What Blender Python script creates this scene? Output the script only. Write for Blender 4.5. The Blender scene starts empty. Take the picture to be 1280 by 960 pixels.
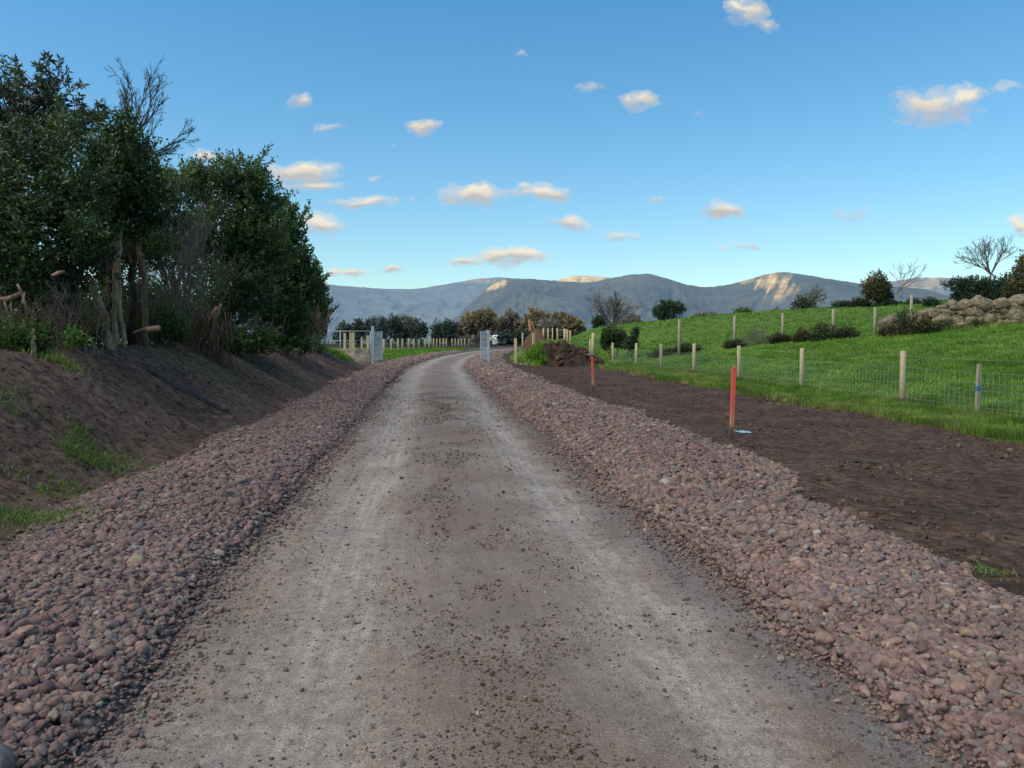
import bpy, bmesh, math, random
import numpy as np
from mathutils import Vector, Matrix, Euler
random.seed(7); RNG = np.random.default_rng(11)
SC = bpy.context.scene
COL = SC.collection
R = math.radians
# ------------------------------------------------------------------ helpers
CAMH = 1.6; F = 967.0; PITCH = math.atan(58/967.0)
def ray(px, py):
    u = (480-py)/F; x = (px-640)/F
    return x, math.cos(PITCH)+math.sin(PITCH)*u, -math.sin(PITCH)+math.cos(PITCH)*u
def W(px, py, Y):
    x, y, z = ray(px, py); return Vector((x/y*Y, Y, CAMH+z/y*Y))
def hsh(ix, iy, seed):
    h = (ix.astype(np.int64)*374761393 + iy.astype(np.int64)*668265263 + seed*1442695041) & 0xffffffff
    h = ((h ^ (h >> 13))*1274126177) & 0xffffffff
    h = (h ^ (h >> 16)) & 0xffffffff
    return h/4294967295.0
def vn(x, y, seed=0):
    x = np.asarray(x, float); y = np.asarray(y, float)
    xi = np.floor(x); yi = np.floor(y); fx = x-xi; fy = y-yi
    fx = fx*fx*(3-2*fx); fy = fy*fy*(3-2*fy)
    a = hsh(xi, yi, seed); b = hsh(xi+1, yi, seed); c = hsh(xi, yi+1, seed); d = hsh(xi+1, yi+1, seed)
    return (a*(1-fx)+b*fx)*(1-fy)+(c*(1-fx)+d*fx)*fy
def fbm(x, y, seed=0, o=4):
    s = 0; a = .5
    for i in range(o):
        s = s+a*(vn(x*2**i, y*2**i, seed+i*17)-.5); a *= .5
    return s*2      # about -1..1
def sst(t):
    t = np.clip(t, 0, 1); return t*t*(3-2*t)
def tag(o, label=None, cat=None, group=None, kind=None):
    if label: o['label'] = label
    if cat: o['category'] = cat
    if group: o['group'] = group
    if kind: o['kind'] = kind
    return o
def empty(name, loc, rz=0):
    o = bpy.data.objects.new(name, None); COL.objects.link(o); o.location = loc; o.rotation_euler = (0, 0, rz); o.empty_display_size = .2
    return o
def mesh_np(name, V, Fc, mat=None, parent=None, smooth=False, attrs=None, mi=None, local=None):
    """V (n,3), Fc (m,k) all faces same size, or list of faces"""
    me = bpy.data.meshes.new(name)
    V = np.asarray(V, dtype=np.float32)
    if local is not None: V = V-np.array(local, dtype=np.float32)
    if isinstance(Fc, np.ndarray):
        m, k = Fc.shape
        me.vertices.add(len(V)); me.vertices.foreach_set('co', V.ravel())
        me.loops.add(m*k); me.loops.foreach_set('vertex_index', Fc.astype(np.int32).ravel())
        me.polygons.add(m); me.polygons.foreach_set('loop_start', np.arange(0, m*k, k, dtype=np.int32))
        me.polygons.foreach_set('loop_total', np.full(m, k, dtype=np.int32))
        me.update(calc_edges=True)
    else:
        me.from_pydata([tuple(map(float, v)) for v in V], [], [tuple(f) for f in Fc]); me.update()
    if smooth: me.polygons.foreach_set('use_smooth', np.ones(len(me.polygons), dtype=bool))
    for m in (mat if isinstance(mat, (list, tuple)) else [mat]):
        if m: me.materials.append(m)
    if mi is not None: me.polygons.foreach_set('material_index', np.asarray(mi, dtype=np.int32))
    for k_, (typ, arr) in (attrs or {}).items():
        a = me.attributes.new(k_, typ, 'POINT')
        arr = np.asarray(arr, dtype=np.int32 if typ == 'INT' else np.float32)
        a.data.foreach_set('vector' if typ == 'FLOAT_VECTOR' else 'value', arr.ravel())
    o = bpy.data.objects.new(name, me); COL.objects.link(o)
    if parent: o.parent = parent
    if local is not None and not parent: o.location = local
    return o
class MB:
    def __init__(s): s.v = []; s.f = []
    def add(s, vs, fs):
        n = len(s.v); s.v += [tuple(v) for v in vs]; s.f += [tuple(i+n for i in f) for f in fs]
    def box(s, c, d, rot=None, bev=0.0, taper=1.0):
        x, y, z = d[0]/2, d[1]/2, d[2]/2
        b = min(bev, x*.9, y*.9, z*.9)
        bm = bmesh.new(); bmesh.ops.create_cube(bm, size=1)
        for v in bm.verts:
            k = taper if v.co.z > 0 else 1
            v.co = Vector((v.co.x*2*x*k, v.co.y*2*y*k, v.co.z*2*z))
        if b > 0: bmesh.ops.bevel(bm, geom=bm.edges[:], offset=b, segments=2, affect='EDGES', profile=.6)
        M_ = Matrix.Translation(Vector(c)) @ (rot.to_matrix().to_4x4() if rot else Matrix())
        bm.verts.index_update()
        s.add([M_ @ v.co for v in bm.verts], [[v.index for v in f.verts] for f in bm.faces]); bm.free()
    def tube(s, pts, rad, n=8, cap=True):
        pts = [Vector(p) for p in pts]; m = len(pts)
        if not hasattr(rad, '__len__'): rad = [rad]*m
        up = None; rings = []
        for i, p in enumerate(pts):
            t = (pts[min(i+1, m-1)]-pts[max(i-1, 0)]).normalized()
            if up is None: up = t.orthogonal().normalized()
            up = (up-t*up.dot(t))
            up = up.normalized() if up.length > 1e-5 else t.orthogonal().normalized()
            b = t.cross(up)
            rings.append([p+(up*math.cos(2*math.pi*k/n)+b*math.sin(2*math.pi*k/n))*rad[i] for k in range(n)])
        vs = [v for r in rings for v in r]; fs = []
        for i in range(m-1):
            for k in range(n):
                fs.append((i*n+k, i*n+(k+1) % n, (i+1)*n+(k+1) % n, (i+1)*n+k))
        if cap: fs.append(tuple(range(n))[::-1]); fs.append(tuple((m-1)*n+k for k in range(n)))
        s.add(vs, fs)
    def build(s, name, mat, parent=None, smooth=False, loc=None):
        V = np.array(s.v)
        o = mesh_np(name, V, s.f, mat, parent, smooth, local=loc)
        return o
# ------------------------------------------------------------------ materials
def nodes(name):
    m = bpy.data.materials.new(name); m.use_nodes = True
    nt = m.node_tree; b = nt.nodes['Principled BSDF']; return m, nt, b
def N(nt, typ, **kw):
    n = nt.nodes.new(typ)
    for k, v in kw.items():
        if k.startswith('i_'):
            key = k[2:]; key = int(key) if key.isdigit() else key.replace('_', ' ')
            n.inputs[key].default_value = v
        else: setattr(n, k, v)
    return n
def L(nt, a, b): nt.links.new(a, b)
def ramp(nt, fac, stops, interp='LINEAR'):
    r = nt.nodes.new('ShaderNodeValToRGB'); cr = r.color_ramp; cr.interpolation = interp
    while len(cr.elements) < len(stops): cr.elements.new(.5)
    for e, (p, c) in zip(cr.elements, stops): e.position = p; e.color = (*c, 1) if len(c) == 3 else c
    if fac is not None: L(nt, fac, r.inputs[0])
    return r.outputs[0]
def mixc(nt, fac, a, b, mode='MIX'):
    m = nt.nodes.new('ShaderNodeMix'); m.data_type = 'RGBA'; m.blend_type = mode
    for s, v in ((m.inputs['Factor'], fac), (m.inputs['A'], a), (m.inputs['B'], b)):
        if isinstance(v, bpy.types.NodeSocket): L(nt, v, s)
        elif isinstance(v, (int, float)): s.default_value = v
        else: s.default_value = (*v, 1)
    return m.outputs['Result']
def math_(nt, op, a, b=None, c=None, clamp=False):
    m = nt.nodes.new('ShaderNodeMath'); m.operation = op; m.use_clamp = clamp
    for i, v in enumerate((a, b, c)):
        if v is None: continue
        if isinstance(v, bpy.types.NodeSocket): L(nt, v, m.inputs[i])
        else: m.inputs[i].default_value = v
    return m.outputs[0]
def noise(nt, vec, scale, detail=4, rough=.55, dist=0):
    n = N(nt, 'ShaderNodeTexNoise'); n.inputs['Scale'].default_value = scale; n.inputs['Detail'].default_value = detail
    n.inputs['Roughness'].default_value = rough; n.inputs['Distortion'].default_value = dist
    if vec is not None: L(nt, vec, n.inputs['Vector'])
    return n.outputs['Fac']
def objco(nt): return N(nt, 'ShaderNodeTexCoord').outputs['Object']
def posco(nt): return N(nt, 'ShaderNodeNewGeometry').outputs['Position']
def mapping(nt, vec, sc):
    m = N(nt, 'ShaderNodeMapping'); L(nt, vec, m.inputs[0]); m.inputs['Scale'].default_value = sc; return m.outputs[0]
def bump(nt, b, h, strength=.5, dist=.02):
    n = N(nt, 'ShaderNodeBump'); n.inputs['Strength'].default_value = strength; n.inputs['Distance'].default_value = dist
    L(nt, h, n.inputs['Height']); L(nt, n.outputs[0], b.inputs['Normal']); return n
def M(name, c1, c2, scale=5, rough=.85, c3=None, fine=40, bmp=.3, bdist=.01, stretch=None, metal=0, detail=5):
    """two-scale noisy surface"""
    m, nt, b = nodes(name); co = posco(nt)
    if stretch: co = mapping(nt, objco(nt), stretch)
    n1 = noise(nt, co, scale, detail); n2 = noise(nt, co, fine, 4)
    c = ramp(nt, n1, [(.32, c1), (.68, c2)])
    if c3: c = mixc(nt, ramp(nt, n2, [(.45, (0, 0, 0)), (.62, (1, 1, 1))]), c, c3)
    else: c = mixc(nt, .35, c, ramp(nt, n2, [(.3, tuple(x*.5 for x in c1)), (.7, tuple(x*1.4 for x in c2))]))
    L(nt, c, b.inputs['Base Color']); b.inputs['Roughness'].default_value = rough; b.inputs['Metallic'].default_value = metal
    if bmp: bump(nt, b, math_(nt, 'ADD', n1, n2), bmp, bdist)
    return m
def leafmat(name, dark, mid, light, rough=.45, trans=.25, extra=None):
    m, nt, b = nodes(name)
    a = N(nt, 'ShaderNodeAttribute', attribute_name='tone')
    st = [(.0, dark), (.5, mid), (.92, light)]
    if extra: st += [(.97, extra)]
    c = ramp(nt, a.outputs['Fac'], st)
    n1 = noise(nt, posco(nt), 1.3, 2)
    c = mixc(nt, 1.0, c, ramp(nt, n1, [(.35, (.6, .65, .6)), (.65, (1.25, 1.2, 1.1))]), 'MULTIPLY')
    L(nt, c, b.inputs['Base Color']); b.inputs['Roughness'].default_value = rough
    b.inputs['Specular IOR Level'].default_value = .35
    tr = N(nt, 'ShaderNodeBsdfTranslucent'); L(nt, mixc(nt, 1.0, c, (1.5, 1.7, .8), 'MULTIPLY'), tr.inputs[0])
    mx = N(nt, 'ShaderNodeMixShader'); mx.inputs[0].default_value = trans
    L(nt, b.outputs[0], mx.inputs[1]); L(nt, tr.outputs[0], mx.inputs[2]); L(nt, mx.outputs[0], nt.nodes['Material Output'].inputs[0])
    return m
# ------------------------------------------------------------------ ground plan
_ty = np.arange(-20, 260, .5)
_cx = np.interp(_ty, [-20, 2.9, 5.6, 8.7, 15.8, 26.7, 40.7, 55, 67, 80, 92, 104, 114, 122, 130, 140, 160, 260],
                     [1.1, 0.05, -.38, -.68, -1.42, -2.6, -3.95, -4.5, -4.5, -3.9, -3.0, -1.2, 1.2, 4.2, 8.5, 15, 29, 100])
_k = np.hanning(15); _k /= _k.sum(); _cx = np.convolve(np.pad(_cx, 7, mode='edge'), _k, 'valid')
def xc(y): return np.interp(y, _ty, _cx)
def fx(y): return 11-.095*np.minimum(y, 110)
def footL(y): return xc(y)-3.35+fbm(y*.9, 0*y, 3, 3)*.28+fbm(y*5, 0*y, 13, 2)*.05
def roadL(y): return xc(y)-1.62+fbm(y*.6, 0*y, 5, 3)*.14
def roadR(y): return xc(y)+1.62+fbm(y*.6, 0*y+9, 6, 3)*.14
def gravR(y): return xc(y)+np.interp(y, [0, 4.5, 7.8, 12, 30], [2.75, 3.0, 3.5, 3.85, 3.75])+fbm(y*.7, 0*y, 7, 3)*.35+fbm(y*5, 0*y, 17, 2)*.05
def grassE(y): return np.maximum(gravR(y)+.5, np.interp(y, [0, 46, 49], [8.9, 4.4, -9])+fbm(y*.5, 0*y, 8, 3)*.45)
def hedgeY(x): return 48-.536*(x-10.4)
def mound(x, y):
    return 1.35*sst((x-(xc(y)+4.0))/2.6)*sst((y-46.5)/2.5)*sst((112-y)/25)*(1-sst((x-3.5)/2.5)*sst((64-y)/10))
def field(x, y):
    s = np.maximum(0, x-fx(y)-.2)
    near = 4.5*(1-np.exp(-s/30))
    yh = hedgeY(x)
    bank = .25*np.exp(-((y-yh)/1.3)**2)*sst((x-8.5)/2)
    up = 1.85*sst((y-yh-1)/38)*sst((x-3)/7)
    z = near+bank+up
    z = z*(1-sst((y-84)/50))
    z = z+fbm(x*.35, y*.35, 21, 3)*.12+fbm(x*2, y*2, 22, 2)*.03
    return z
def H(x, y):
    x = np.asarray(x, float); y = np.asarray(y, float)
    fl, rl, rr, gr, ge = footL(y), roadL(y), roadR(y), gravR(y), grassE(y)
    c = xc(y); u = x-c
    # road
    far = sst((60-y)/40)
    road = .05*(1-(u/1.6)**2)-.028*np.exp(-((u+.85)/.27)**2)-.028*np.exp(-((u-.95)/.27)**2)
    road = road+fbm(x*1.2, y*.8, 31, 3)*.012+far*fbm(x*9, y*9, 32, 3)*.009*(.4+np.exp(-(u/.45)**2)*1.3)
    # gravel
    tl = np.clip((rl-x)/(rl-fl), 0, 1); tr = np.clip((x-rr)/(gr-rr), 0, 1)
    hb = np.interp(y, [0, 40, 60], [.15, .15, .09])
    gl = hb*np.sin(np.pi*tl**.75)**.95+.10*tl; grr = hb*np.sin(np.pi*tr**.75)**.95+.10*tr
    gl = gl+fbm(x*2, y*1.1, 41, 3)*.05*np.sin(np.pi*tl); grr = grr+fbm(x*2, y*1.1, 42, 3)*.05*np.sin(np.pi*tr)
    # left bank
    t = fl-x
    fade = 1-sst((y-37.5)/4.5)
    bh = np.interp(y, [-9, 14, 20, 27, 36], [1.42, 1.36, 1.22, 1.05, 1.05])+.1*fbm(y*.3, 0*y, 51, 2)
    zb = .10+fade*(bh*sst(t/2.6+.02)**.9-.02*np.maximum(0, t-3))
    zb = zb+(fbm(x*.9, y*.9, 52, 4)*.10+fbm(x*5, y*5, 53, 3)*.025+fbm((y-x*.8)*4.5, (x+y)*.5, 54, 3)*.03)*sst(t/.5)
    zb = zb*(1-.0*t)
    # right soil
    s = x-gr
    zs = .10-.13*sst(s/2.2)+(fbm(x*.7, y*.7, 61, 3)*.055+fbm(x*3.5, y*5, 62, 4)*.03)*sst(s/.4)
    zf = np.maximum(-.02+fbm(x*1.5, y*1.5, 63, 3)*.04+field(x, y), -.02+mound(x, y))
    z = np.where(x < fl, zb, np.where(x < rl, gl, np.where(x < rr, road, np.where(x < gr, grr, np.where(x < ge, zs, zf)))))
    edge = sst((x-70)/20)+sst((-x-45)/20)+sst((y-185)/25)
    return z-edge*1.5
def hz(x, y): return float(H(np.array([x]), np.array([y]))[0])
def hit(px, py, y0=2.5, y1=150):
    ys = np.arange(y0, y1, .05); x, y, z = ray(px, py)
    X = x/y*ys; Z = CAMH+z/y*ys
    below = np.nonzero(Z <= H(X, ys))[0]
    i = below[0] if len(below) else len(ys)-1
    return Vector((X[i], ys[i], hz(X[i], ys[i])))
def gp(px, Y, dz=0):          # ground point on this image column at depth Y
    x, y, z = ray(px, 422); X = x/y*Y
    return Vector((X, Y, hz(X, Y)+dz))

# rows
ys = np.concatenate([np.arange(-9, 2.2, .16), np.arange(2.2, 9, .035), np.arange(9, 20, .07), np.arange(20, 48, .18), np.arange(48, 130, .6), np.arange(130, 212, 2.5)])
def strip(name, fa, fb, n, mat, pw=1.0, label=None, rows=ys):
    t = np.linspace(0, 1, n+1)
    a = fa(rows)[:, None]; b = fb(rows)[:, None]
    if pw != 1.0: t = t**pw if pw > 0 else 1-(1-t)**(-pw)
    X = a+(b-a)*t[None, :]; Y = np.repeat(rows[:, None], n+1, 1)
    Xe = X.copy(); e = 1e-5*(b-a)[:, 0]
    Xe[:, 0] += np.maximum(e, 1e-6); Xe[:, -1] -= np.maximum(e, 1e-6)
    Z = H(Xe, Y)
    # common seam heights: average of both sides
    for col, f_ in ((0, fa), (-1, fb)):
        xx = f_(rows); Z[:, col] = (H(xx-1e-4, rows)+H(xx+1e-4, rows))/2
    V = np.stack([X, Y, Z], -1).reshape(-1, 3)
    i = np.arange(len(rows)-1)[:, None]*(n+1)+np.arange(n)[None, :]
    Fc = np.stack([i, i+1, i+n+2, i+n+1], -1).reshape(-1, 4)
    U = (X-xc(Y)).reshape(-1)
    uv = np.stack([U, Y.reshape(-1), np.zeros_like(U)], -1)
    o = mesh_np(name, V, Fc, mat, smooth=True, attrs={'ruv': ('FLOAT_VECTOR', uv)})
    tag(o, kind='structure'); return o

def soil_material(name, base=(.034, .021, .0165), lighter=(.072, .047, .037), grass=0.0):
    m, nt, b = nodes(name); co = posco(nt)
    n1 = noise(nt, co, .8, 5); n2 = noise(nt, co, 9, 6, .65); n3 = noise(nt, co, 60, 4, .6)
    nd = noise(nt, mapping(nt, co, (1.5, 5, 3)), 2.2, 5, .6, .6)
    c = ramp(nt, n1, [(.3, base), (.7, lighter)])
    c = mixc(nt, 1.0, c, ramp(nt, n2, [(.33, (.28, .26, .25)), (.5, (1, 1, 1)), (.72, (1.9, 1.75, 1.6))]), 'MULTIPLY')  # crevice shade painted in as darker soil where the bump is low
    c = mixc(nt, 1.0, c, ramp(nt, n3, [(.3, (.6, .6, .6)), (.7, (1.35, 1.35, 1.35))]), 'MULTIPLY')
    c = mixc(nt, 1.0, c, ramp(nt, nd, [(.35, (.7, .68, .66)), (.6, (1.15, 1.12, 1.1))]), 'MULTIPLY')
    if grass:
        g = ramp(nt, noise(nt, co, 1.1, 6, .7), [(.60-grass, (0, 0, 0)), (.66-grass, (1, 1, 1))])
        g = mixc(nt, 1.0, g, ramp(nt, n2, [(.45, (0, 0, 0)), (.6, (1, 1, 1))]), 'MULTIPLY')
        c = mixc(nt, g, c, (.035, .055, .014))
    L(nt, c, b.inputs['Base Color']); b.inputs['Roughness'].default_value = .95; b.inputs['Specular IOR Level'].default_value = .2
    h = math_(nt, 'ADD', math_(nt, 'MULTIPLY', n2, 1.6), math_(nt, 'ADD', math_(nt, 'MULTIPLY', n3, .35), math_(nt, 'MULTIPLY', nd, 1.2)))
    bump(nt, b, h, .8, .035)
    return m
def road_material():
    m, nt, b = nodes('road_mix'); a = N(nt, 'ShaderNodeAttribute', attribute_name='ruv')
    sp = N(nt, 'ShaderNodeSeparateXYZ'); L(nt, a.outputs['Vector'], sp.inputs[0]); u, v = sp.outputs[0], sp.outputs[1]
    co = posco(nt)
    wob = math_(nt, 'MULTIPLY', math_(nt, 'SUBTRACT', noise(nt, mapping(nt, co, (0, .25, 0)), 1, 3), .5), .5)
    uw = math_(nt, 'ADD', u, wob)
    def band(c, w, p=2):
        d = math_(nt, 'DIVIDE', math_(nt, 'ABSOLUTE', math_(nt, 'SUBTRACT', uw, c)), w)
        return math_(nt, 'SUBTRACT', 1.0, math_(nt, 'POWER', math_(nt, 'MINIMUM', d, 1.0), p), clamp=True)
    n0 = noise(nt, co, .55, 5, .6); n1 = noise(nt, mapping(nt, co, (2.5, .8, 1)), 1.6, 5, .62); n2 = noise(nt, co, 14, 6, .7); n3 = noise(nt, co, 95, 3, .65)
    # limestone dust over grit
    c = ramp(nt, n1, [(.28, (.205, .158, .12)), (.5, (.26, .212, .170)), (.72, (.30, .255, .215))])
    c = mixc(nt, ramp(nt, n0, [(.42, (0, 0, 0)), (.62, (.75, .75, .75))]), c, (.22, .155, .108))
    tr = math_(nt, 'MAXIMUM', band(-.85, .34), band(.95, .30))
    trn = math_(nt, 'MULTIPLY', math_(nt, 'MULTIPLY', tr, math_(nt, 'ADD', .45, math_(nt, 'MULTIPLY', v, .07), clamp=True)), ramp(nt, n1, [(.25, (.35,)*3), (.6, (1,)*3)]))
    stk = noise(nt, mapping(nt, a.outputs['Vector'], (16, .35, 1)), 1.0, 5, .7)
    trn = math_(nt, 'MULTIPLY', trn, ramp(nt, stk, [(.3, (.55,)*3), (.62, (1.05,)*3)]))
    trn = math_(nt, 'MULTIPLY', trn, ramp(nt, n2, [(.3, (.55,)*3), (.6, (1.1,)*3)]))
    c = mixc(nt, math_(nt, 'MULTIPLY', trn, .85), c, (.38, .335, .285))
    c = mixc(nt, 1.0, c, ramp(nt, stk, [(.3, (.86, .85, .84)), (.65, (1.1,)*3)]), 'MULTIPLY')
    # muddy crown
    ctr = math_(nt, 'MULTIPLY', band(.08, .62, 1.5), ramp(nt, n2, [(.35, (.35,)*3), (.58, (1,)*3)]))
    ctr = math_(nt, 'MULTIPLY', ctr, ramp(nt, n0, [(.3, (.5,)*3), (.55, (1,)*3)]))
    c = mixc(nt, math_(nt, 'MULTIPLY', ctr, .62), c, (.13, .088, .066))
    # blue grey grit along the right edge and in patches
    ed = math_(nt, 'MAXIMUM', band(1.62, .42), math_(nt, 'MULTIPLY', band(-1.75, .35), .8))
    c = mixc(nt, math_(nt, 'MULTIPLY', ed, ramp(nt, n2, [(.3, (.3,)*3), (.6, (.8,)*3)])), c, (.125, .115, .11))
    gp_ = math_(nt, 'MULTIPLY', ramp(nt, noise(nt, co, .9, 4, .6), [(.5, (0,)*3), (.63, (1,)*3)]), ramp(nt, n3, [(.4, (.2,)*3), (.6, (1,)*3)]))
    c = mixc(nt, math_(nt, 'MULTIPLY', gp_, .5), c, (.155, .14, .13))
    # red-brown soil stains
    st = math_(nt, 'MULTIPLY', band(1.3, .4), ramp(nt, noise(nt, co, 1.4, 5), [(.48, (0,)*3), (.6, (1,)*3)]))
    c = mixc(nt, math_(nt, 'MULTIPLY', st, .6), c, (.16, .10, .07))
    # transverse muddy bars further up
    tb = ramp(nt, noise(nt, mapping(nt, co, (.4, 1.6, 1)), 1.0, 5, .7), [(.55, (0,)*3), (.66, (1,)*3)])
    tb = math_(nt, 'MULTIPLY', tb, math_(nt, 'SUBTRACT', math_(nt, 'MULTIPLY', v, .08), .7, clamp=True))
    c = mixc(nt, math_(nt, 'MULTIPLY', tb, .7), c, (.12, .088, .070))
    c = mixc(nt, 1.0, c, ramp(nt, n3, [(.3, (.55,)*3), (.5, (1,)*3), (.7, (1.45,)*3)]), 'MULTIPLY')
    c = mixc(nt, 1.0, c, ramp(nt, n2, [(.3, (.72,)*3), (.7, (1.2,)*3)]), 'MULTIPLY')
    L(nt, c, b.inputs['Base Color'])
    L(nt, ramp(nt, n1, [(.3, (.62,)*3), (.6, (.9,)*3)]), b.inputs['Roughness']); b.inputs['Specular IOR Level'].default_value = .3
    wv = N(nt, 'ShaderNodeTexWave', wave_type='BANDS', bands_direction='Y'); L(nt, a.outputs['Vector'], wv.inputs[0]); wv.inputs['Scale'].default_value = 7; wv.inputs['Distortion'].default_value = 2.5; wv.inputs['Detail'].default_value = 2
    h = math_(nt, 'ADD', math_(nt, 'MULTIPLY', n3, .5), math_(nt, 'ADD', n2, math_(nt, 'MULTIPLY', math_(nt, 'MULTIPLY', wv.outputs['Fac'], math_(nt, 'MULTIPLY', tr, ramp(nt, n0, [(.45, (0,)*3), (.6, (1,)*3)]))), .12)))
    bump(nt, b, h, .8, .018)
    return m
def gravelbed_material():
    m, nt, b = nodes('gravel_bed'); co = posco(nt)
    v = N(nt, 'ShaderNodeTexVoronoi'); L(nt, co, v.inputs['Vector']); v.inputs['Scale'].default_value = 17
    hs = N(nt, 'ShaderNodeSeparateColor'); L(nt, v.outputs['Color'], hs.inputs[0])
    c = ramp(nt, hs.outputs[0], [(0, (.08, .055, .05)), (.35, (.14, .095, .085)), (.6, (.17, .115, .105)), (.85, (.13, .12, .12)), (1, (.22, .17, .14))])
    c = mixc(nt, ramp(nt, v.outputs['Distance'], [(.25, (0,)*3), (.75, (1,)*3)]), c, (.035, .024, .021))  # shade in the gaps between stones painted as a dark bed colour
    L(nt, c, b.inputs['Base Color']); b.inputs['Roughness'].default_value = .85
    inv = math_(nt, 'SUBTRACT', 1.0, v.outputs['Distance']); bump(nt, b, inv, 1.0, .04)
    return m
def grassground_material():
    m, nt, b = nodes('grass_ground'); co = posco(nt)
    n1 = noise(nt, co, .35, 4); n2 = noise(nt, mapping(nt, co, (1, 2.2, 1)), 3.5, 6, .7); n3 = noise(nt, co, 30, 4, .7)
    c = ramp(nt, n1, [(.3, (.075, .155, .014)), (.7, (.155, .25, .026))])
    c = mixc(nt, ramp(nt, noise(nt, co, 1.1, 5, .65), [(.56, (0,)*3), (.68, (.6,)*3)]), c, (.17, .185, .05))
    c = mixc(nt, 1.0, c, ramp(nt, n2, [(.33, (.32, .36, .36)), (.5, (.9, .9, .95)), (.70, (1.4, 1.3, 1.05))]), 'MULTIPLY')
    c = mixc(nt, 1.0, c, ramp(nt, n3, [(.3, (.6,)*3), (.7, (1.4,)*3)]), 'MULTIPLY')
    L(nt, c, b.inputs['Base Color']); b.inputs['Roughness'].default_value = .8; b.inputs['Specular IOR Level'].default_value = .2
    bump(nt, b, math_(nt, 'ADD', n2, n3), 1.0, .08)
    return m
MAT_SOIL = soil_material('dark_topsoil', (.050, .031, .021), (.108, .069, .048))
MAT_BANK = soil_material('bank_soil', (.072, .047, .035), (.135, .092, .070), grass=.0)
MAT_BED = gravelbed_material(); MAT_ROAD = road_material(); MAT_GG = grassground_material()
MAT_UNDER = soil_material('woodland_floor', (.02, .016, .010), (.045, .035, .02), grass=.06)
strip('road', roadL, roadR, 70, MAT_ROAD)
strip('gravel_verge', footL, roadL, 34, MAT_BED)
strip('gravel_verge', roadR, gravR, 34, MAT_BED)
strip('earth_bank', lambda y: footL(y)-4.2, footL, 70, MAT_BANK)
strip('hedge_ground', lambda y: 0*y-72, lambda y: footL(y)-4.2, 46, [MAT_UNDER], pw=-2.2)
strip('topsoil', gravR, grassE, 90, MAT_SOIL)
strip('meadow', grassE, lambda y: 0*y+92, 150, MAT_GG, pw=1.7)
# plain out to the hills
m, nt, b = nodes('far_fields'); co = posco(nt)
v = N(nt, 'ShaderNodeTexVoronoi'); L(nt, mapping(nt, co, (1, .35, 1)), v.inputs['Vector']); v.inputs['Scale'].default_value = .006
hs = N(nt, 'ShaderNodeSeparateColor'); L(nt, v.outputs['Color'], hs.inputs[0])
c = ramp(nt, hs.outputs[0], [(0, (.05, .08, .04)), (.4, (.07, .10, .055)), (.7, (.11, .11, .08)), (1, (.14, .14, .10))])
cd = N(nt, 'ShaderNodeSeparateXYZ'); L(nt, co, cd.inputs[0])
c = mixc(nt, math_(nt, 'MULTIPLY', math_(nt, 'SUBTRACT', cd.outputs[1], 200), 1/1800, clamp=True), c, (.12, .17, .21))  # distance haze mixed into the field colour
L(nt, c, b.inputs['Base Color']); b.inputs['Roughness'].default_value = 1
k = 40
gx, gy = np.meshgrid(np.linspace(-12000, 12000, k), np.concatenate([np.linspace(-2500, 0, 6), np.linspace(60, 14000, k-6)]))
V = np.stack([gx, gy, 0*gx-1.35], -1).reshape(-1, 3)
i = np.arange(k-1)[:, None]*k+np.arange(k-1)[None, :]
tag(mesh_np('ground', V, np.stack([i, i+1, i+k+1, i+k], -1).reshape(-1, 4), m), kind='structure')

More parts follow.
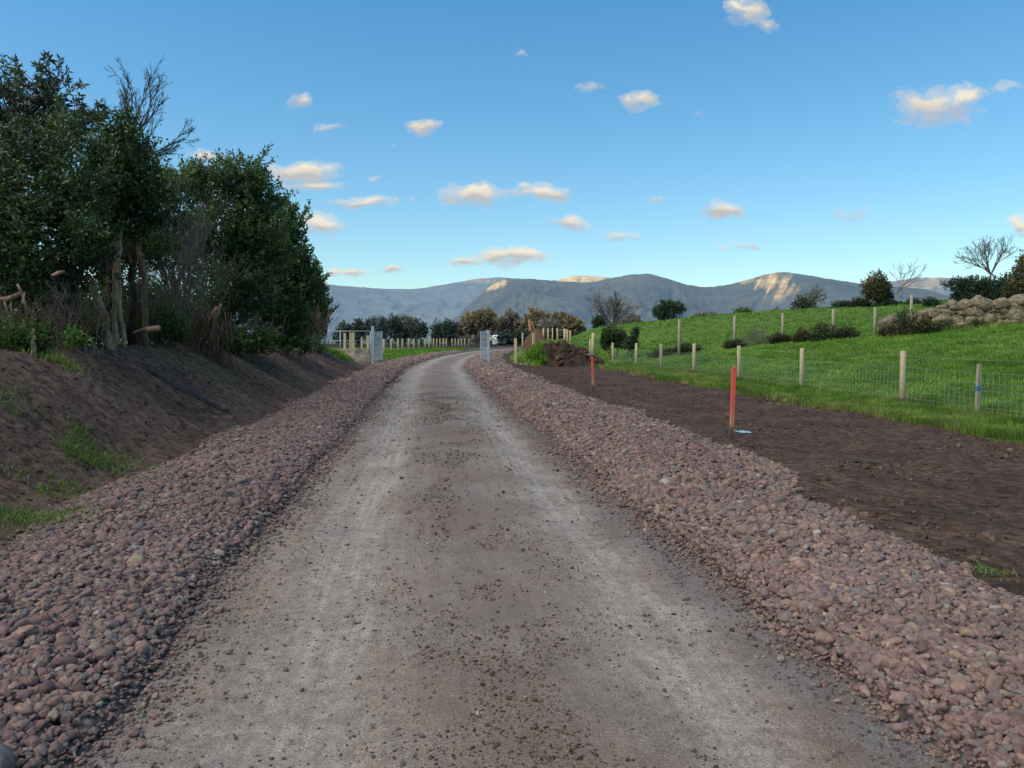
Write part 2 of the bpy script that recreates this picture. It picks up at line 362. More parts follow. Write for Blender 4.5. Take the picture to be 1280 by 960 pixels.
# ------------------------------------------------------------------ mountains
def ridge_mesh(name, pts, D0, D1, mat, seed, rough=.10, n=700, rows_=170, lit=()):
    """ridge crest at radius D1 seen at the given image points, falling to the plain at D0"""
    px = np.linspace(pts[0][0], pts[-1][0], n); py = np.interp(px, [p[0] for p in pts], [p[1] for p in pts])
    kk = np.hanning(13); kk /= kk.sum(); py = np.convolve(np.pad(py, 6, mode='edge'), kk, 'valid')
    py = py+fbm(px*.12, px*0, seed, 4)*.7+fbm(px*.5, px*0, seed+5, 2)*.25
    u = (480-py)/F; x = (px-640)/F; yy = math.cos(PITCH)+math.sin(PITCH)*u; zz = -math.sin(PITCH)+math.cos(PITCH)*u
    tz = zz/np.sqrt(x*x+yy*yy); az = np.arctan2(x, yy)
    t = np.linspace(0, 1.12, rows_)[None, :]
    Rr = D0+(D1-D0)*t
    A = az[:, None]+0*t
    Xn = A*D1/260; Yn = Rr/520
    wx = Xn+fbm(Xn*.6, Yn*.6, seed+40, 3)*1.3
    rg = 1-np.abs(fbm(wx, Yn*.5, seed+1, 5))*2.6
    rg2 = 1-np.abs(fbm(wx*2.6, Yn*1.1, seed+2, 4))*2.4
    crest = tz[:, None]*D1+CAMH
    tt = np.clip(t, 0, 1)
    prof = tt**1.35*(.75+.25*tt)
    Z = crest*prof
    amp = np.sin(np.pi*np.clip(tt, 0, 1)**1.3)*crest*rough
    Z = Z+amp*(rg-.55)*1.5+amp*.45*(rg2-.5)
    Z = np.where(t > 1, crest*(1-(t-1)*1.6), Z)
    Z = np.minimum(Z, tz[:, None]*Rr+CAMH+np.maximum(0, t-1)*0)    # crest stays the skyline
    X = np.sin(A)*Rr; Y = np.cos(A)*Rr
    V = np.stack([X, Y, Z-1.2*(t < .02)*30], -1).reshape(-1, 3); nr = rows_
    P0 = px[:, None]+0*t; PY = 422-(Z-CAMH)/Rr*F
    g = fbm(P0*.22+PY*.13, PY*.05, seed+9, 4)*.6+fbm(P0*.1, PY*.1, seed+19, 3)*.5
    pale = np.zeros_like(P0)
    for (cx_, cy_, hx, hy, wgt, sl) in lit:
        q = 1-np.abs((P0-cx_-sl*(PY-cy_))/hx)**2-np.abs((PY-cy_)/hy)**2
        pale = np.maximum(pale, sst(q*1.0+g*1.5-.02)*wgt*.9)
    att = {'pale': ('FLOAT', pale.reshape(-1))}  # mask of low sunlight painted into the ridge colour
    i = np.arange(n-1)[:, None]*nr+np.arange(nr-1)[None, :]
    o = mesh_np(name, V, np.stack([i, i+nr, i+nr+1, i+1], -1).reshape(-1, 4), mat, smooth=True, attrs=att)
    return tag(o, kind='structure')
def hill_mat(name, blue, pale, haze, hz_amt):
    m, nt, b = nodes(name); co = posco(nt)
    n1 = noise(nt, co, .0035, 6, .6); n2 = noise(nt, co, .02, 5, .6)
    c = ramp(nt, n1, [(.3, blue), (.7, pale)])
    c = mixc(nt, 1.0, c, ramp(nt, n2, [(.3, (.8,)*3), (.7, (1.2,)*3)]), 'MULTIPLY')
    # pale scree on the heights, then golden low sun painted into the ridges
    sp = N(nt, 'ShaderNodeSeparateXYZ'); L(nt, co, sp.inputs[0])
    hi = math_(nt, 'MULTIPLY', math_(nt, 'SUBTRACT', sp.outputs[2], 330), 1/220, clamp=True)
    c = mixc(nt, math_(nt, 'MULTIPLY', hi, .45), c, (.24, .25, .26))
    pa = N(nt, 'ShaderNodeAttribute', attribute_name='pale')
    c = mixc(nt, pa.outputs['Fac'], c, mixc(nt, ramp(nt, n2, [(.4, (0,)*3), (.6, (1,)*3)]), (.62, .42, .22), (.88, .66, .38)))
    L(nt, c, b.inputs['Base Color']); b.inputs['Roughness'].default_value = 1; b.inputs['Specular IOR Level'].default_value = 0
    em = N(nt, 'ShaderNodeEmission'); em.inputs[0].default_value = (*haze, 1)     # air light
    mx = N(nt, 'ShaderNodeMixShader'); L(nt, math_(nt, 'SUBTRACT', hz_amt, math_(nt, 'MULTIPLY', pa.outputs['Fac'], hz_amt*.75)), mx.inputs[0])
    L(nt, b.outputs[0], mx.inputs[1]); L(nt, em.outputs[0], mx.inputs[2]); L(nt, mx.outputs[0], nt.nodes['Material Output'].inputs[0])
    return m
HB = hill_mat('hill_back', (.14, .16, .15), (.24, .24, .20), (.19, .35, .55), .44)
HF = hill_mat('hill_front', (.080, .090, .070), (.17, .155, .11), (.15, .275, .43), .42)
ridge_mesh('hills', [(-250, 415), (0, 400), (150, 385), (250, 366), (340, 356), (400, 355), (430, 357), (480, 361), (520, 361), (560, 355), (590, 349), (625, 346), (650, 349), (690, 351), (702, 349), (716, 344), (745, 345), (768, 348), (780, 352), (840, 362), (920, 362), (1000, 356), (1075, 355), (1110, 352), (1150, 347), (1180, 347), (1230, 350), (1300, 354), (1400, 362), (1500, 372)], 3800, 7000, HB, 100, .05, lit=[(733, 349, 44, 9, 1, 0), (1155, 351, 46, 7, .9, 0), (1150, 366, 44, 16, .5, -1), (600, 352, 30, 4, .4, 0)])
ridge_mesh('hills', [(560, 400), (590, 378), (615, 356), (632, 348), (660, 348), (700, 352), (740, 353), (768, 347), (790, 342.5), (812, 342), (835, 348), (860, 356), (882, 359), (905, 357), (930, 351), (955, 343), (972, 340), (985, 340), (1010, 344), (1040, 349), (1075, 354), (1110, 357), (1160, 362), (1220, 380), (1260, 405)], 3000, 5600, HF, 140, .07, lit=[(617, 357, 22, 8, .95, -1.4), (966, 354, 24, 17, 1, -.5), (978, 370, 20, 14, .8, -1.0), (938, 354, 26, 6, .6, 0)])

# ------------------------------------------------------------------ camera, sun, sky
cam = bpy.data.cameras.new('camera'); cam.lens = F/1280*36; cam.sensor_width = 36; cam.clip_end = 40000; cam.clip_start = .05
co_ = bpy.data.objects.new('camera', cam); COL.objects.link(co_); co_.location = (0, 0, CAMH); co_.rotation_euler = (R(90)-PITCH, 0, 0)
SC.camera = co_
SC.view_settings.view_transform = 'Standard'; SC.view_settings.look = 'None'; SC.view_settings.exposure = 0
SUN_EL, SUN_AZ = 52.0, -120.0        # azimuth from +Y, clockwise; low light from the left and behind, softened by cloud
sun = bpy.data.lights.new('sun', 'SUN'); sun.energy = 3.8; sun.angle = R(80); sun.color = (1, .85, .66)
so = bpy.data.objects.new('sun', sun); COL.objects.link(so)
d = Vector((math.sin(R(SUN_AZ))*math.cos(R(SUN_EL)), math.cos(R(SUN_AZ))*math.cos(R(SUN_EL)), math.sin(R(SUN_EL))))
so.rotation_euler = (-d).to_track_quat('-Z', 'Y').to_euler(); so.location = (-20, -10, 30)
w = bpy.data.worlds.new('World'); SC.world = w; w.use_nodes = True; nt = w.node_tree
bg = nt.nodes['Background']
sky = N(nt, 'ShaderNodeTexSky', sky_type='NISHITA'); sky.sun_disc = False
sky.sun_elevation = R(SUN_EL); sky.sun_rotation = R(SUN_AZ); sky.altitude = 0; sky.air_density = 1.0; sky.dust_density = .3; sky.ozone_density = 3.0
tc = N(nt, 'ShaderNodeTexCoord').outputs['Generated']
sp = N(nt, 'ShaderNodeSeparateXYZ'); L(nt, tc, sp.inputs[0])
gxx = math_(nt, 'DIVIDE', sp.outputs[0], math_(nt, 'MAXIMUM', sp.outputs[1], .02)); gzz = math_(nt, 'DIVIDE', sp.outputs[2], math_(nt, 'MAXIMUM', sp.outputs[1], .02))
front = math_(nt, 'MULTIPLY', math_(nt, 'SUBTRACT', sp.outputs[1], .1), 8, clamp=True)
# (px, py, half-width, half-height, weight)
CL = [(378,216,52,15,1), (392,234,34,9,1), (455,253,40,9,.95), (400,282,32,17,1.05), (593,244,44,17,1.1), (680,242,38,12,.95), (655,234,16,7,.6),
      (713,279,29,10,.95), (640,321,46,14,1.15), (585,325,20,9,.9), (782,296,26,7,.72), (903,262,27,14,.95), (930,308,34,9,.6), (1062,266,36,14,.38),
      (1172,133,62,27,.9), (1205,120,28,18,.8), (930,14,26,20,.85), (958,32,20,12,.5), (741,113,24,9,.55), (799,127,28,12,.7), (376,127,18,11,.8), (411,158,19,7,.65), (528,159,24,12,.78), (488,180,16,4,.45),
      (256,196,24,10,.8), (445,338,20,6,.8), (416,338,16,7,.8), (490,338,12,7,.9), (461,221,14,4,.4), (517,250,10,4,.7), (1278,282,18,14,.9), (652,66,10,6,.5), (815,252,16,7,.4), (1250,115,40,14,.35), (876,143,14,8,.3)]
P = N(nt, 'ShaderNodeCombineXYZ'); L(nt, gxx, P.inputs[0]); L(nt, gzz, P.inputs[1])
nsc = mapping(nt, P.outputs[0], (1, 1.7, 1))
nz = noise(nt, nsc, 30, 8, .62, .5); nz2 = noise(nt, nsc, 9, 4, .5)
wob = N(nt, 'ShaderNodeTexNoise'); L(nt, nsc, wob.inputs['Vector']); wob.inputs['Scale'].default_value = 22; wob.inputs['Detail'].default_value = 3
wv = N(nt, 'ShaderNodeVectorMath', operation='SUBTRACT'); L(nt, wob.outputs['Color'], wv.inputs[0]); wv.inputs[1].default_value = (.5, .5, .5)
wv2 = N(nt, 'ShaderNodeVectorMath', operation='MULTIPLY'); L(nt, wv.outputs[0], wv2.inputs[0]); wv2.inputs[1].default_value = (.05, .026, 0)
PW = N(nt, 'ShaderNodeVectorMath', operation='ADD'); L(nt, P.outputs[0], PW.inputs[0]); L(nt, wv2.outputs[0], PW.inputs[1])
dens = None; tops = None
for (px, py, hw, hh, wt) in CL:
    x, y, z = ray(px, py)
    s1 = N(nt, 'ShaderNodeVectorMath', operation='SUBTRACT'); L(nt, PW.outputs[0], s1.inputs[0]); s1.inputs[1].default_value = (x/y, z/y, 0)
    s2 = N(nt, 'ShaderNodeVectorMath', operation='MULTIPLY'); L(nt, s1.outputs[0], s2.inputs[0]); s2.inputs[1].default_value = (F/hw/1.22, F/hh/1.15, 0)
    ln = N(nt, 'ShaderNodeVectorMath', operation='LENGTH'); L(nt, s2.outputs[0], ln.inputs[0])
    val = math_(nt, 'MULTIPLY', math_(nt, 'SUBTRACT', 1.0, ln.outputs['Value'], clamp=True), wt*1.35)
    dens = val if dens is None else math_(nt, 'MAXIMUM', dens, val)
    sy = N(nt, 'ShaderNodeSeparateXYZ'); L(nt, s2.outputs[0], sy.inputs[0])
    tv = math_(nt, 'MULTIPLY', sy.outputs[1], val)
    tops = tv if tops is None else math_(nt, 'ADD', tops, tv)
dn = math_(nt, 'ADD', dens, math_(nt, 'MULTIPLY', math_(nt, 'SUBTRACT', nz, .5), 2.1))
dn = math_(nt, 'MULTIPLY', dn, math_(nt, 'MULTIPLY', dens, 7, clamp=True))
alpha = ramp(nt, dn, [(.12, (0,)*3), (.5, (.38,)*3), (1.0, (.95,)*3)], 'EASE')
alpha = math_(nt, 'MULTIPLY', alpha, front)
shade = math_(nt, 'ADD', math_(nt, 'MULTIPLY', tops, 1.6), math_(nt, 'ADD', .42, math_(nt, 'MULTIPLY', math_(nt, 'SUBTRACT', nz2, .5), 1.2)))
SKYG = .15
ccol = ramp(nt, shade, [(.1, (.52/SKYG, .53/SKYG, .55/SKYG)), (.45, (.78/SKYG, .69/SKYG, .56/SKYG)), (.85, (.92/SKYG, .84/SKYG, .69/SKYG))])
# thin milkiness near the horizon
el_ = math_(nt, 'MULTIPLY', gzz, 2.4, clamp=True)
skyc = mixc(nt, 1.0, sky.outputs[0], mixc(nt, math_(nt, 'MULTIPLY', sp.outputs[2], 2.2, clamp=True), (.92, 1.04, .98), (.47, 1.06, 1.20)), 'MULTIPLY')
fin = mixc(nt, alpha, skyc, ccol)
L(nt, fin, bg.inputs[0]); bg.inputs[1].default_value = SKYG
# ------------------------------------------------------------------ loose stones, clods, grass
def scatter(name, P, rot, scl, vi, mat, nvar=8, sub=3, amp=.55, nscale=.9, label=None, cat=None):
    me = bpy.data.meshes.new(name); n = len(P)
    me.vertices.add(n); me.vertices.foreach_set('co', np.asarray(P, dtype=np.float32).ravel())
    for nm, ty, ar in (('rot', 'FLOAT_VECTOR', rot), ('scl', 'FLOAT_VECTOR', scl), ('vi', 'INT', vi)):
        a = me.attributes.new(nm, ty, 'POINT')
        a.data.foreach_set('vector' if ty == 'FLOAT_VECTOR' else 'value', np.asarray(ar, dtype=np.int32 if ty == 'INT' else np.float32).ravel())
    o = bpy.data.objects.new(name, me); COL.objects.link(o)
    g = bpy.data.node_groups.new(name+'_nodes', 'GeometryNodeTree')
    g.interface.new_socket('Geometry', in_out='INPUT', socket_type='NodeSocketGeometry'); g.interface.new_socket('Geometry', in_out='OUTPUT', socket_type='NodeSocketGeometry')
    gi = g.nodes.new('NodeGroupInput'); go = g.nodes.new('NodeGroupOutput')
    jn = g.nodes.new('GeometryNodeJoinGeometry')
    for k in range(nvar):
        ic = g.nodes.new('GeometryNodeMeshIcoSphere'); ic.inputs['Radius'].default_value = 1; ic.inputs['Subdivisions'].default_value = sub
        pos = g.nodes.new('GeometryNodeInputPosition')
        ad = g.nodes.new('ShaderNodeVectorMath'); ad.operation = 'ADD'; g.links.new(pos.outputs[0], ad.inputs[0]); ad.inputs[1].default_value = (k*7.3, k*3.1, k*5.7)
        nz_ = g.nodes.new('ShaderNodeTexNoise'); g.links.new(ad.outputs[0], nz_.inputs['Vector']); nz_.inputs['Scale'].default_value = nscale; nz_.inputs['Detail'].default_value = 1.0
        sb = g.nodes.new('ShaderNodeVectorMath'); sb.operation = 'SUBTRACT'; g.links.new(nz_.outputs['Color'], sb.inputs[0]); sb.inputs[1].default_value = (.5, .5, .5)
        sc = g.nodes.new('ShaderNodeVectorMath'); sc.operation = 'SCALE'; g.links.new(sb.outputs[0], sc.inputs[0]); sc.inputs['Scale'].default_value = amp*2.4
        sp_ = g.nodes.new('GeometryNodeSetPosition'); g.links.new(ic.outputs['Mesh'], sp_.inputs['Geometry']); g.links.new(sc.outputs[0], sp_.inputs['Offset'])
        sm = g.nodes.new('GeometryNodeSetShadeSmooth'); g.links.new(sp_.outputs[0], sm.inputs['Geometry'])
        mt = g.nodes.new('GeometryNodeSetMaterial'); g.links.new(sm.outputs[0], mt.inputs['Geometry']); mt.inputs['Material'].default_value = mat
        gti = g.nodes.new('GeometryNodeGeometryToInstance'); g.links.new(mt.outputs[0], gti.inputs[0]); g.links.new(gti.outputs[0], jn.inputs[0])
    def na(nm, ty):
        a = g.nodes.new('GeometryNodeInputNamedAttribute'); a.data_type = ty; a.inputs['Name'].default_value = nm; return a.outputs['Attribute']
    iop = g.nodes.new('GeometryNodeInstanceOnPoints'); g.links.new(gi.outputs[0], iop.inputs['Points']); g.links.new(jn.outputs[0], iop.inputs['Instance'])
    iop.inputs['Pick Instance'].default_value = True
    g.links.new(na('vi', 'INT'), iop.inputs['Instance Index']); g.links.new(na('scl', 'FLOAT_VECTOR'), iop.inputs['Scale'])
    er = g.nodes.new('FunctionNodeEulerToRotation'); g.links.new(na('rot', 'FLOAT_VECTOR'), er.inputs[0]); g.links.new(er.outputs[0], iop.inputs['Rotation'])
    g.links.new(iop.outputs[0], go.inputs[0])
    md = o.modifiers.new('scatter', 'NODES'); md.node_group = g
    me.materials.append(mat)
    if label: tag(o, label, cat)
    tag(o, kind='stuff'); return o
def stonemat(name, stops, rough=.8, spec=.3):
    m, nt, b = nodes(name); oi = N(nt, 'ShaderNodeObjectInfo'); tcg = N(nt, 'ShaderNodeTexCoord').outputs['Generated']
    c = ramp(nt, oi.outputs['Random'], stops)
    n1 = noise(nt, posco(nt), 28, 4, .6); n2 = noise(nt, posco(nt), 160, 3, .6); n0 = noise(nt, posco(nt), .7, 3)
    c = mixc(nt, 1.0, c, ramp(nt, n1, [(.3, (.68, .66, .66)), (.7, (1.3, 1.28, 1.25))]), 'MULTIPLY')
    c = mixc(nt, 1.0, c, ramp(nt, n2, [(.3, (.8,)*3), (.7, (1.2,)*3)]), 'MULTIPLY')
    c = mixc(nt, 1.0, c, ramp(nt, n0, [(.3, (.85, .80, .80)), (.7, (1.12, 1.12, 1.1))]), 'MULTIPLY')
    c = mixc(nt, .10, c, (.16, .13, .13)) if name == 'river_stone' else c
    L(nt, c, b.inputs['Base Color']); b.inputs['Roughness'].default_value = rough; b.inputs['Specular IOR Level'].default_value = spec
    bump(nt, b, math_(nt, 'ADD', n1, n2), .25, .006)
    return m
MAT_STONE = stonemat('river_stone', [(0, (.095, .056, .050)), (.14, (.20, .126, .105)), (.28, (.145, .090, .082)), (.42, (.26, .172, .132)), (.55, (.18, .12, .108)), (.70, (.135, .118, .115)), (.79, (.28, .20, .135)), (.89, (.20, .120, .10)), (.96, (.105, .115, .105)), (1, (.36, .31, .26))])
MAT_CLOD = stonemat('clod', [(0, (.055, .034, .026)), (.5, (.09, .058, .044)), (1, (.14, .10, .075))], .95, .15)
MAT_PEB = stonemat('pebble', [(0, (.07, .06, .058)), (.4, (.13, .105, .095)), (.7, (.10, .10, .10)), (.93, (.2, .16, .13)), (1, (.40, .37, .34))], .8)
def jgrid(x0, x1, y0, y1, c):
    nx = max(1, int((x1-x0)/c)); ny = max(1, int((y1-y0)/c))
    gx, gy = np.meshgrid(np.arange(nx), np.arange(ny))
    return x0+(gx.ravel()+RNG.random(nx*ny))*c, y0+(gy.ravel()+RNG.random(nx*ny))*c
def stones():
    Ps, Rs, Ss = [], [], []
    for side in (-1, 1):
        for (y0, y1, c, lay) in ((1.6, 6, .031, 2), (6, 12, .039, 2), (12, 24, .054, 1), (24, 46, .095, 1), (46, 84, .17, 1)):
            for ly in range(lay):
                t, y = jgrid(-.22, 1.04, y0, y1, c)      # t: 0 at road edge .. 1 at the outer edge (2.1 m)
                # jgrid in t units: thicken
                reps = int(round(1/ .48))
                t = np.concatenate([t+RNG.uniform(-.02, .02, len(t)) for _ in range(reps)]); y = np.concatenate([y+RNG.uniform(-c, c, len(y)/1 if False else len(y)) for _ in range(reps)])
                inner = roadL(y) if side < 0 else roadR(y); outer = footL(y) if side < 0 else gravR(y)
                x = inner+(outer-inner)*t
                edge = np.clip((t+.22)/.22, 0, 1)
                keep = RNG.random(len(t)) < np.where(t < 0, edge**2.2*.75, np.where(t > .97, .55, 1))*(1 if ly == 0 else np.where(t < .3, .9, .6))
                x, y, t = x[keep], y[keep], t[keep]
                big = 1+.25*fbm(x*.8, y*.8, 71, 3)+(.25*np.clip(1-np.abs(t-.25)/.3, 0, 1) if ly == 0 else 0)
                r = RNG.lognormal(0, .36, len(x))*c*.455*big*np.where(t < .04, .62, 1)
                r = np.clip(r, .006, .050 if c < .08 else .10)
                z = H(x, y)+r*(.12 if ly == 0 else .55)+RNG.uniform(-.004, .010, len(x))
                Ps.append(np.stack([x, y, z], -1))
                Rs.append(np.stack([RNG.normal(0, .38, len(x)), RNG.normal(0, .38, len(x)), RNG.uniform(0, 6.28, len(x))], -1))
                Ss.append(np.stack([r*RNG.uniform(1.0, 1.45, len(x)), r*RNG.uniform(.75, 1.05, len(x)), r*RNG.uniform(.5, .9, len(x))], -1))
    P = np.concatenate(Ps); print('stones', len(P))
    return scatter('loose_stones', P, np.concatenate(Rs), np.concatenate(Ss), RNG.integers(0, 8, len(P)), MAT_STONE, sub=3, amp=.42, label='mauve and grey rounded stones heaped along both sides of the track', cat='gravel')
stones()
def clods(name, P, r, mat, label, cat, sub=2, flat=.6):
    n = len(P); rot = np.stack([RNG.normal(0, .5, n), RNG.normal(0, .5, n), RNG.uniform(0, 6.28, n)], -1)
    scl = np.stack([r*RNG.uniform(.9, 1.5, n), r*RNG.uniform(.7, 1.1, n), r*RNG.uniform(.5, 1, n)*flat*1.3], -1)
    return scatter(name, P, rot, scl, RNG.integers(0, 6, n), mat, nvar=6, sub=sub, amp=.8, nscale=1.4, label=label, cat=cat)
# grit and pebbles strewn over the track
n = 42000
y = 1.8+RNG.random(n)**1.7*22; u = np.where(RNG.random(n) < .62, RNG.normal(.05, .30, n), RNG.uniform(-1.6, 1.6, n))
k = (np.abs(u) < 1.6) & (fbm((xc(y)+u)*2.6, y*1.5, 81, 4) > .08+.15*np.minimum(np.abs(u), 1)-.12*(y < 6)); y, u = y[k], u[k]; x = xc(y)+u
r = np.clip(RNG.lognormal(-6.0, .55, len(x)), .0013, .013)*(1+y*.045)
clods('road_crumbs', np.stack([x, y, H(x, y)+r*.2], -1), r, MAT_CLOD, 'dark muddy crumbs strewn along the crown of the track', 'grit', sub=1)
n = 16000
y = 1.8+RNG.random(n)**1.6*20; u = RNG.uniform(-1.65, 1.65, n); u = np.where(RNG.random(n) < .45, np.sign(u)*(1.62-np.abs(RNG.normal(0, .22, n))), u)
x = xc(y)+u; r = np.clip(RNG.lognormal(-5.6, .5, n), .0015, .02)*(1+y*.04)
clods('road_grit', np.stack([x, y, H(x, y)+r*.2], -1), r, MAT_PEB, 'fine grey chippings pressed into the track surface', 'grit', sub=1)
# earth clods on strip and bank
n = 15000
y = 4+RNG.random(n)**1.5*42; t = RNG.random(n)
x = gravR(y)+(grassE(y)-gravR(y))*t; r = np.clip(RNG.lognormal(-4.8, .5, n), .004, .03)*(.7+.9*(fbm(x*1.2, y*1.6, 91, 3) > .05))
clods('earth_clods', np.stack([x, y, H(x, y)+r*.1], -1), r, MAT_CLOD, 'brown earth clods scattered over the scraped topsoil strip', 'soil')
n = 9000
y = 3+RNG.random(n)**1.3*36; t = RNG.random(n)
x = footL(y)-t*3.1; r = np.clip(RNG.lognormal(-4.75, .5, n), .004, .035)
clods('bank_clods', np.stack([x, y, H(x, y)+r*.1], -1), r, MAT_CLOD, 'brown earth clods on the smoothed bank', 'soil')

def blades(name, x, y, hgt, mat, label, cat, per=9, spread=.10, wid=.006, lean=.55, z=None, kind='stuff', parent=None):
    n = len(x); X = np.repeat(x, per)+RNG.normal(0, spread, n*per); Y = np.repeat(y, per)+RNG.normal(0, spread, n*per)
    Z = H(X, Y)-.01 if z is None else np.repeat(z, per)
    h = np.repeat(hgt, per)*RNG.uniform(.5, 1.15, n*per); a = RNG.uniform(0, 6.28, n*per); ln = h*RNG.uniform(.1, 1, n*per)*lean
    w = wid*(1+RNG.random(n*per))*np.repeat(np.maximum(1, np.hypot(x, y)/14), per)
    dx, dy = np.cos(a), np.sin(a); b = RNG.uniform(0, 6.28, n*per); sx, sy = np.cos(b)*w, np.sin(b)*w
    V = np.empty((n*per, 5, 3))
    V[:, 0] = np.stack([X-sx, Y-sy, Z], -1); V[:, 1] = np.stack([X+sx, Y+sy, Z], -1)
    mx, my, mz = X+dx*ln*.35, Y+dy*ln*.35, Z+h*.6
    V[:, 2] = np.stack([mx-sx*.8, my-sy*.8, mz], -1); V[:, 3] = np.stack([mx+sx*.8, my+sy*.8, mz], -1)
    V[:, 4] = np.stack([X+dx*ln, Y+dy*ln, Z+h*(1-.3*np.minimum(1, ln/h))], -1)
    i = (np.arange(n*per)*5)[:, None]
    Fc = np.concatenate([i+np.array([[0, 1, 3]]), i+np.array([[0, 3, 2]]), i+np.array([[2, 3, 4]])], 0)
    tone = np.repeat(np.clip(np.repeat(.48+.45*fbm(x*.6, y*.6, 5, 3)+.4*fbm(x*2.2, y*1.4, 15, 3), per)+RNG.normal(0, .17, n*per), 0, 1), 5)
    o = mesh_np(name, V.reshape(-1, 3), Fc, mat, parent=parent, attrs={'tone': ('FLOAT', tone)})
    if label: tag(o, label, cat)
    if kind: tag(o, kind=kind)
    return o
MAT_GRASS = leafmat('grass_blade', (.040, .105, .010), (.12, .245, .022), (.24, .35, .06), .6, .3, (.28, .24, .11))
MAT_VERGE = leafmat('verge_blade', (.055, .12, .012), (.14, .235, .028), (.28, .30, .10), .6, .3, (.32, .26, .13))
MAT_TUS = leafmat('tussock_blade', (.07, .10, .02), (.17, .19, .06), (.33, .28, .13), .7, .3, (.40, .32, .18))
# verge grass between soil and fence, longer and rougher
x, y = [], []
for (y0, y1, c) in ((9, 20, .085), (20, 32, .13), (32, 50, .2)):
    a, b_ = jgrid(0, 3.0, y0, y1, c); xx = grassE(b_)+a-.05; k = (xx < fx(b_)+.7) & (fbm(xx*1.1, b_*1.1, 33, 3)*.25+a > .02); x.append(xx[k]); y.append(b_[k])
x = np.concatenate(x); y = np.concatenate(y)
hgt = (.11+.13*np.clip(fbm(x*1.3, y*1.3, 34, 3)+.3, 0, 1)+.05*np.exp(-((x-fx(y))/.35)**2)+.05*np.exp(-((x-grassE(y))/.3)**2))
blades('verge_grass', x, y, hgt, MAT_VERGE, 'rough long green grass of the verge in front of the wire fence', 'grass', per=11, spread=.05, wid=.0035)
x, y = [], []
for (y0, y1, x0, x1, c) in ((7, 16, 8, 18, .17), (16, 26, 7.5, 24, .21), (26, 44, 6, 34, .30), (44, 62, 4, 50, .48), (62, 86, 0, 60, .75)):
    a, b_ = jgrid(x0, x1, y0, y1, c); k = (a > fx(b_)+.4) | ((b_ > 47.5) & (a > grassE(b_)+.3)); k &= a < b_*.78+2; x.append(a[k]); y.append(b_[k])
x = np.concatenate(x); y = np.concatenate(y); print('tufts', len(x))
hgt = .085+.06*np.clip(fbm(x*.8, y*.8, 35, 3), -.6, 1)+.0012*y
blades('field_grass', x, y, hgt, MAT_GRASS, 'short bright green pasture grass beyond the wire fence', 'grass', per=10, spread=.10, wid=.004)
# left field beyond the gate
a, b_ = jgrid(-34, -4, 49, 110, .8); k = (a < footL(b_)+.1); x, y = a[k], b_[k]
blades('field_grass', x, y, .16+0*x, MAT_GRASS, 'green grass of the left field behind the open gate', 'grass', per=12, spread=.3, wid=.006)

def patch(px, py, n, rad, hgt, label, mat=MAT_VERGE, per=10, el=(1, 1), ang=0, name='grass_clump', lean=2.2, Y=None):
    c = hit(px, py) if Y is None else gp(px, Y)
    a = RNG.normal(0, 1, (n, 2))*rad*np.array(el); ca, sa = math.cos(ang), math.sin(ang)
    x = c.x+a[:, 0]*ca-a[:, 1]*sa; y = c.y+a[:, 0]*sa+a[:, 1]*ca
    o = blades(name, x, y, hgt*RNG.uniform(.6, 1.2, n), mat, label, 'grass', per=max(5, per-4), spread=.05, wid=.003, lean=lean)
    # local origin
    o.location = c; me = o.data; co = np.empty(len(me.vertices)*3, dtype=np.float32); me.vertices.foreach_get('co', co); co = co.reshape(-1, 3)-np.array(c, dtype=np.float32); me.vertices.foreach_set('co', co.ravel())
    return o
MAT_FRESH = leafmat('fresh_cut_grass', (.08, .13, .03), (.16, .24, .06), (.27, .31, .12), .6, .3, (.34, .30, .14))
patch(112, 575, 90, .14, .13, 'bright green clump of fallen grass at the middle of the bank', MAT_FRESH, el=(1, 1.3))
patch(95, 550, 60, .12, .09, 'yellowish streak of fallen grass just above the bright clump on the bank', MAT_FRESH, el=(.5, 2.4), ang=.5)
patch(55, 655, 90, .16, .10, 'green clump of fallen grass near the foot of the bank by the stones', MAT_FRESH)
patch(12, 648, 60, .14, .09, 'green clump of fallen grass at the left edge of the picture', MAT_FRESH)
patch(55, 610, 50, .22, .06, 'thin scattered grass halfway down the near bank', MAT_VERGE)
patch(100, 615, 40, .12, .06, 'small dull grass tuft below the bright clump', MAT_VERGE)
patch(165, 580, 30, .12, .05, 'sparse little grass tuft to the right of the bright clump', MAT_VERGE)
patch(230, 452, 70, .3, .09, 'green grass trailing down from the hedge above the black strip', MAT_VERGE, el=(1, 2))
patch(215, 600-15, 30, .15, .05, 'faint grass wisps near the foot of the bank', MAT_VERGE)
patch(75, 452, 60, .18, .16, 'green weeds at the top of the bank below the hedge', MAT_VERGE)
patch(10, 500, 50, .2, .07, 'dry yellow grass on the upper bank at the left edge', MAT_VERGE)
patch(340, 462, 60, .5, .08, 'thin green growth on the far part of the bank', MAT_VERGE, el=(1, 2))
patch(270, 462, 40, .3, .07, 'thin green growth right of the black strip', MAT_VERGE, el=(1, 2))
patch(1225, 715, 30, .07, .05, 'small pale green tuft on the topsoil beside the stones', MAT_FRESH)
patch(968, 600-2, 16, .05, .05, 'tiny grass tuft between topsoil and stones', MAT_VERGE)
patch(885, 555, 40, .13, .05, 'dull grass wisps round the foot of the nearer red stake', MAT_VERGE)
patch(1020, 505, 110, .42, .07, 'low green spill of grass on the topsoil edge', MAT_FRESH, el=(1.5, .5))
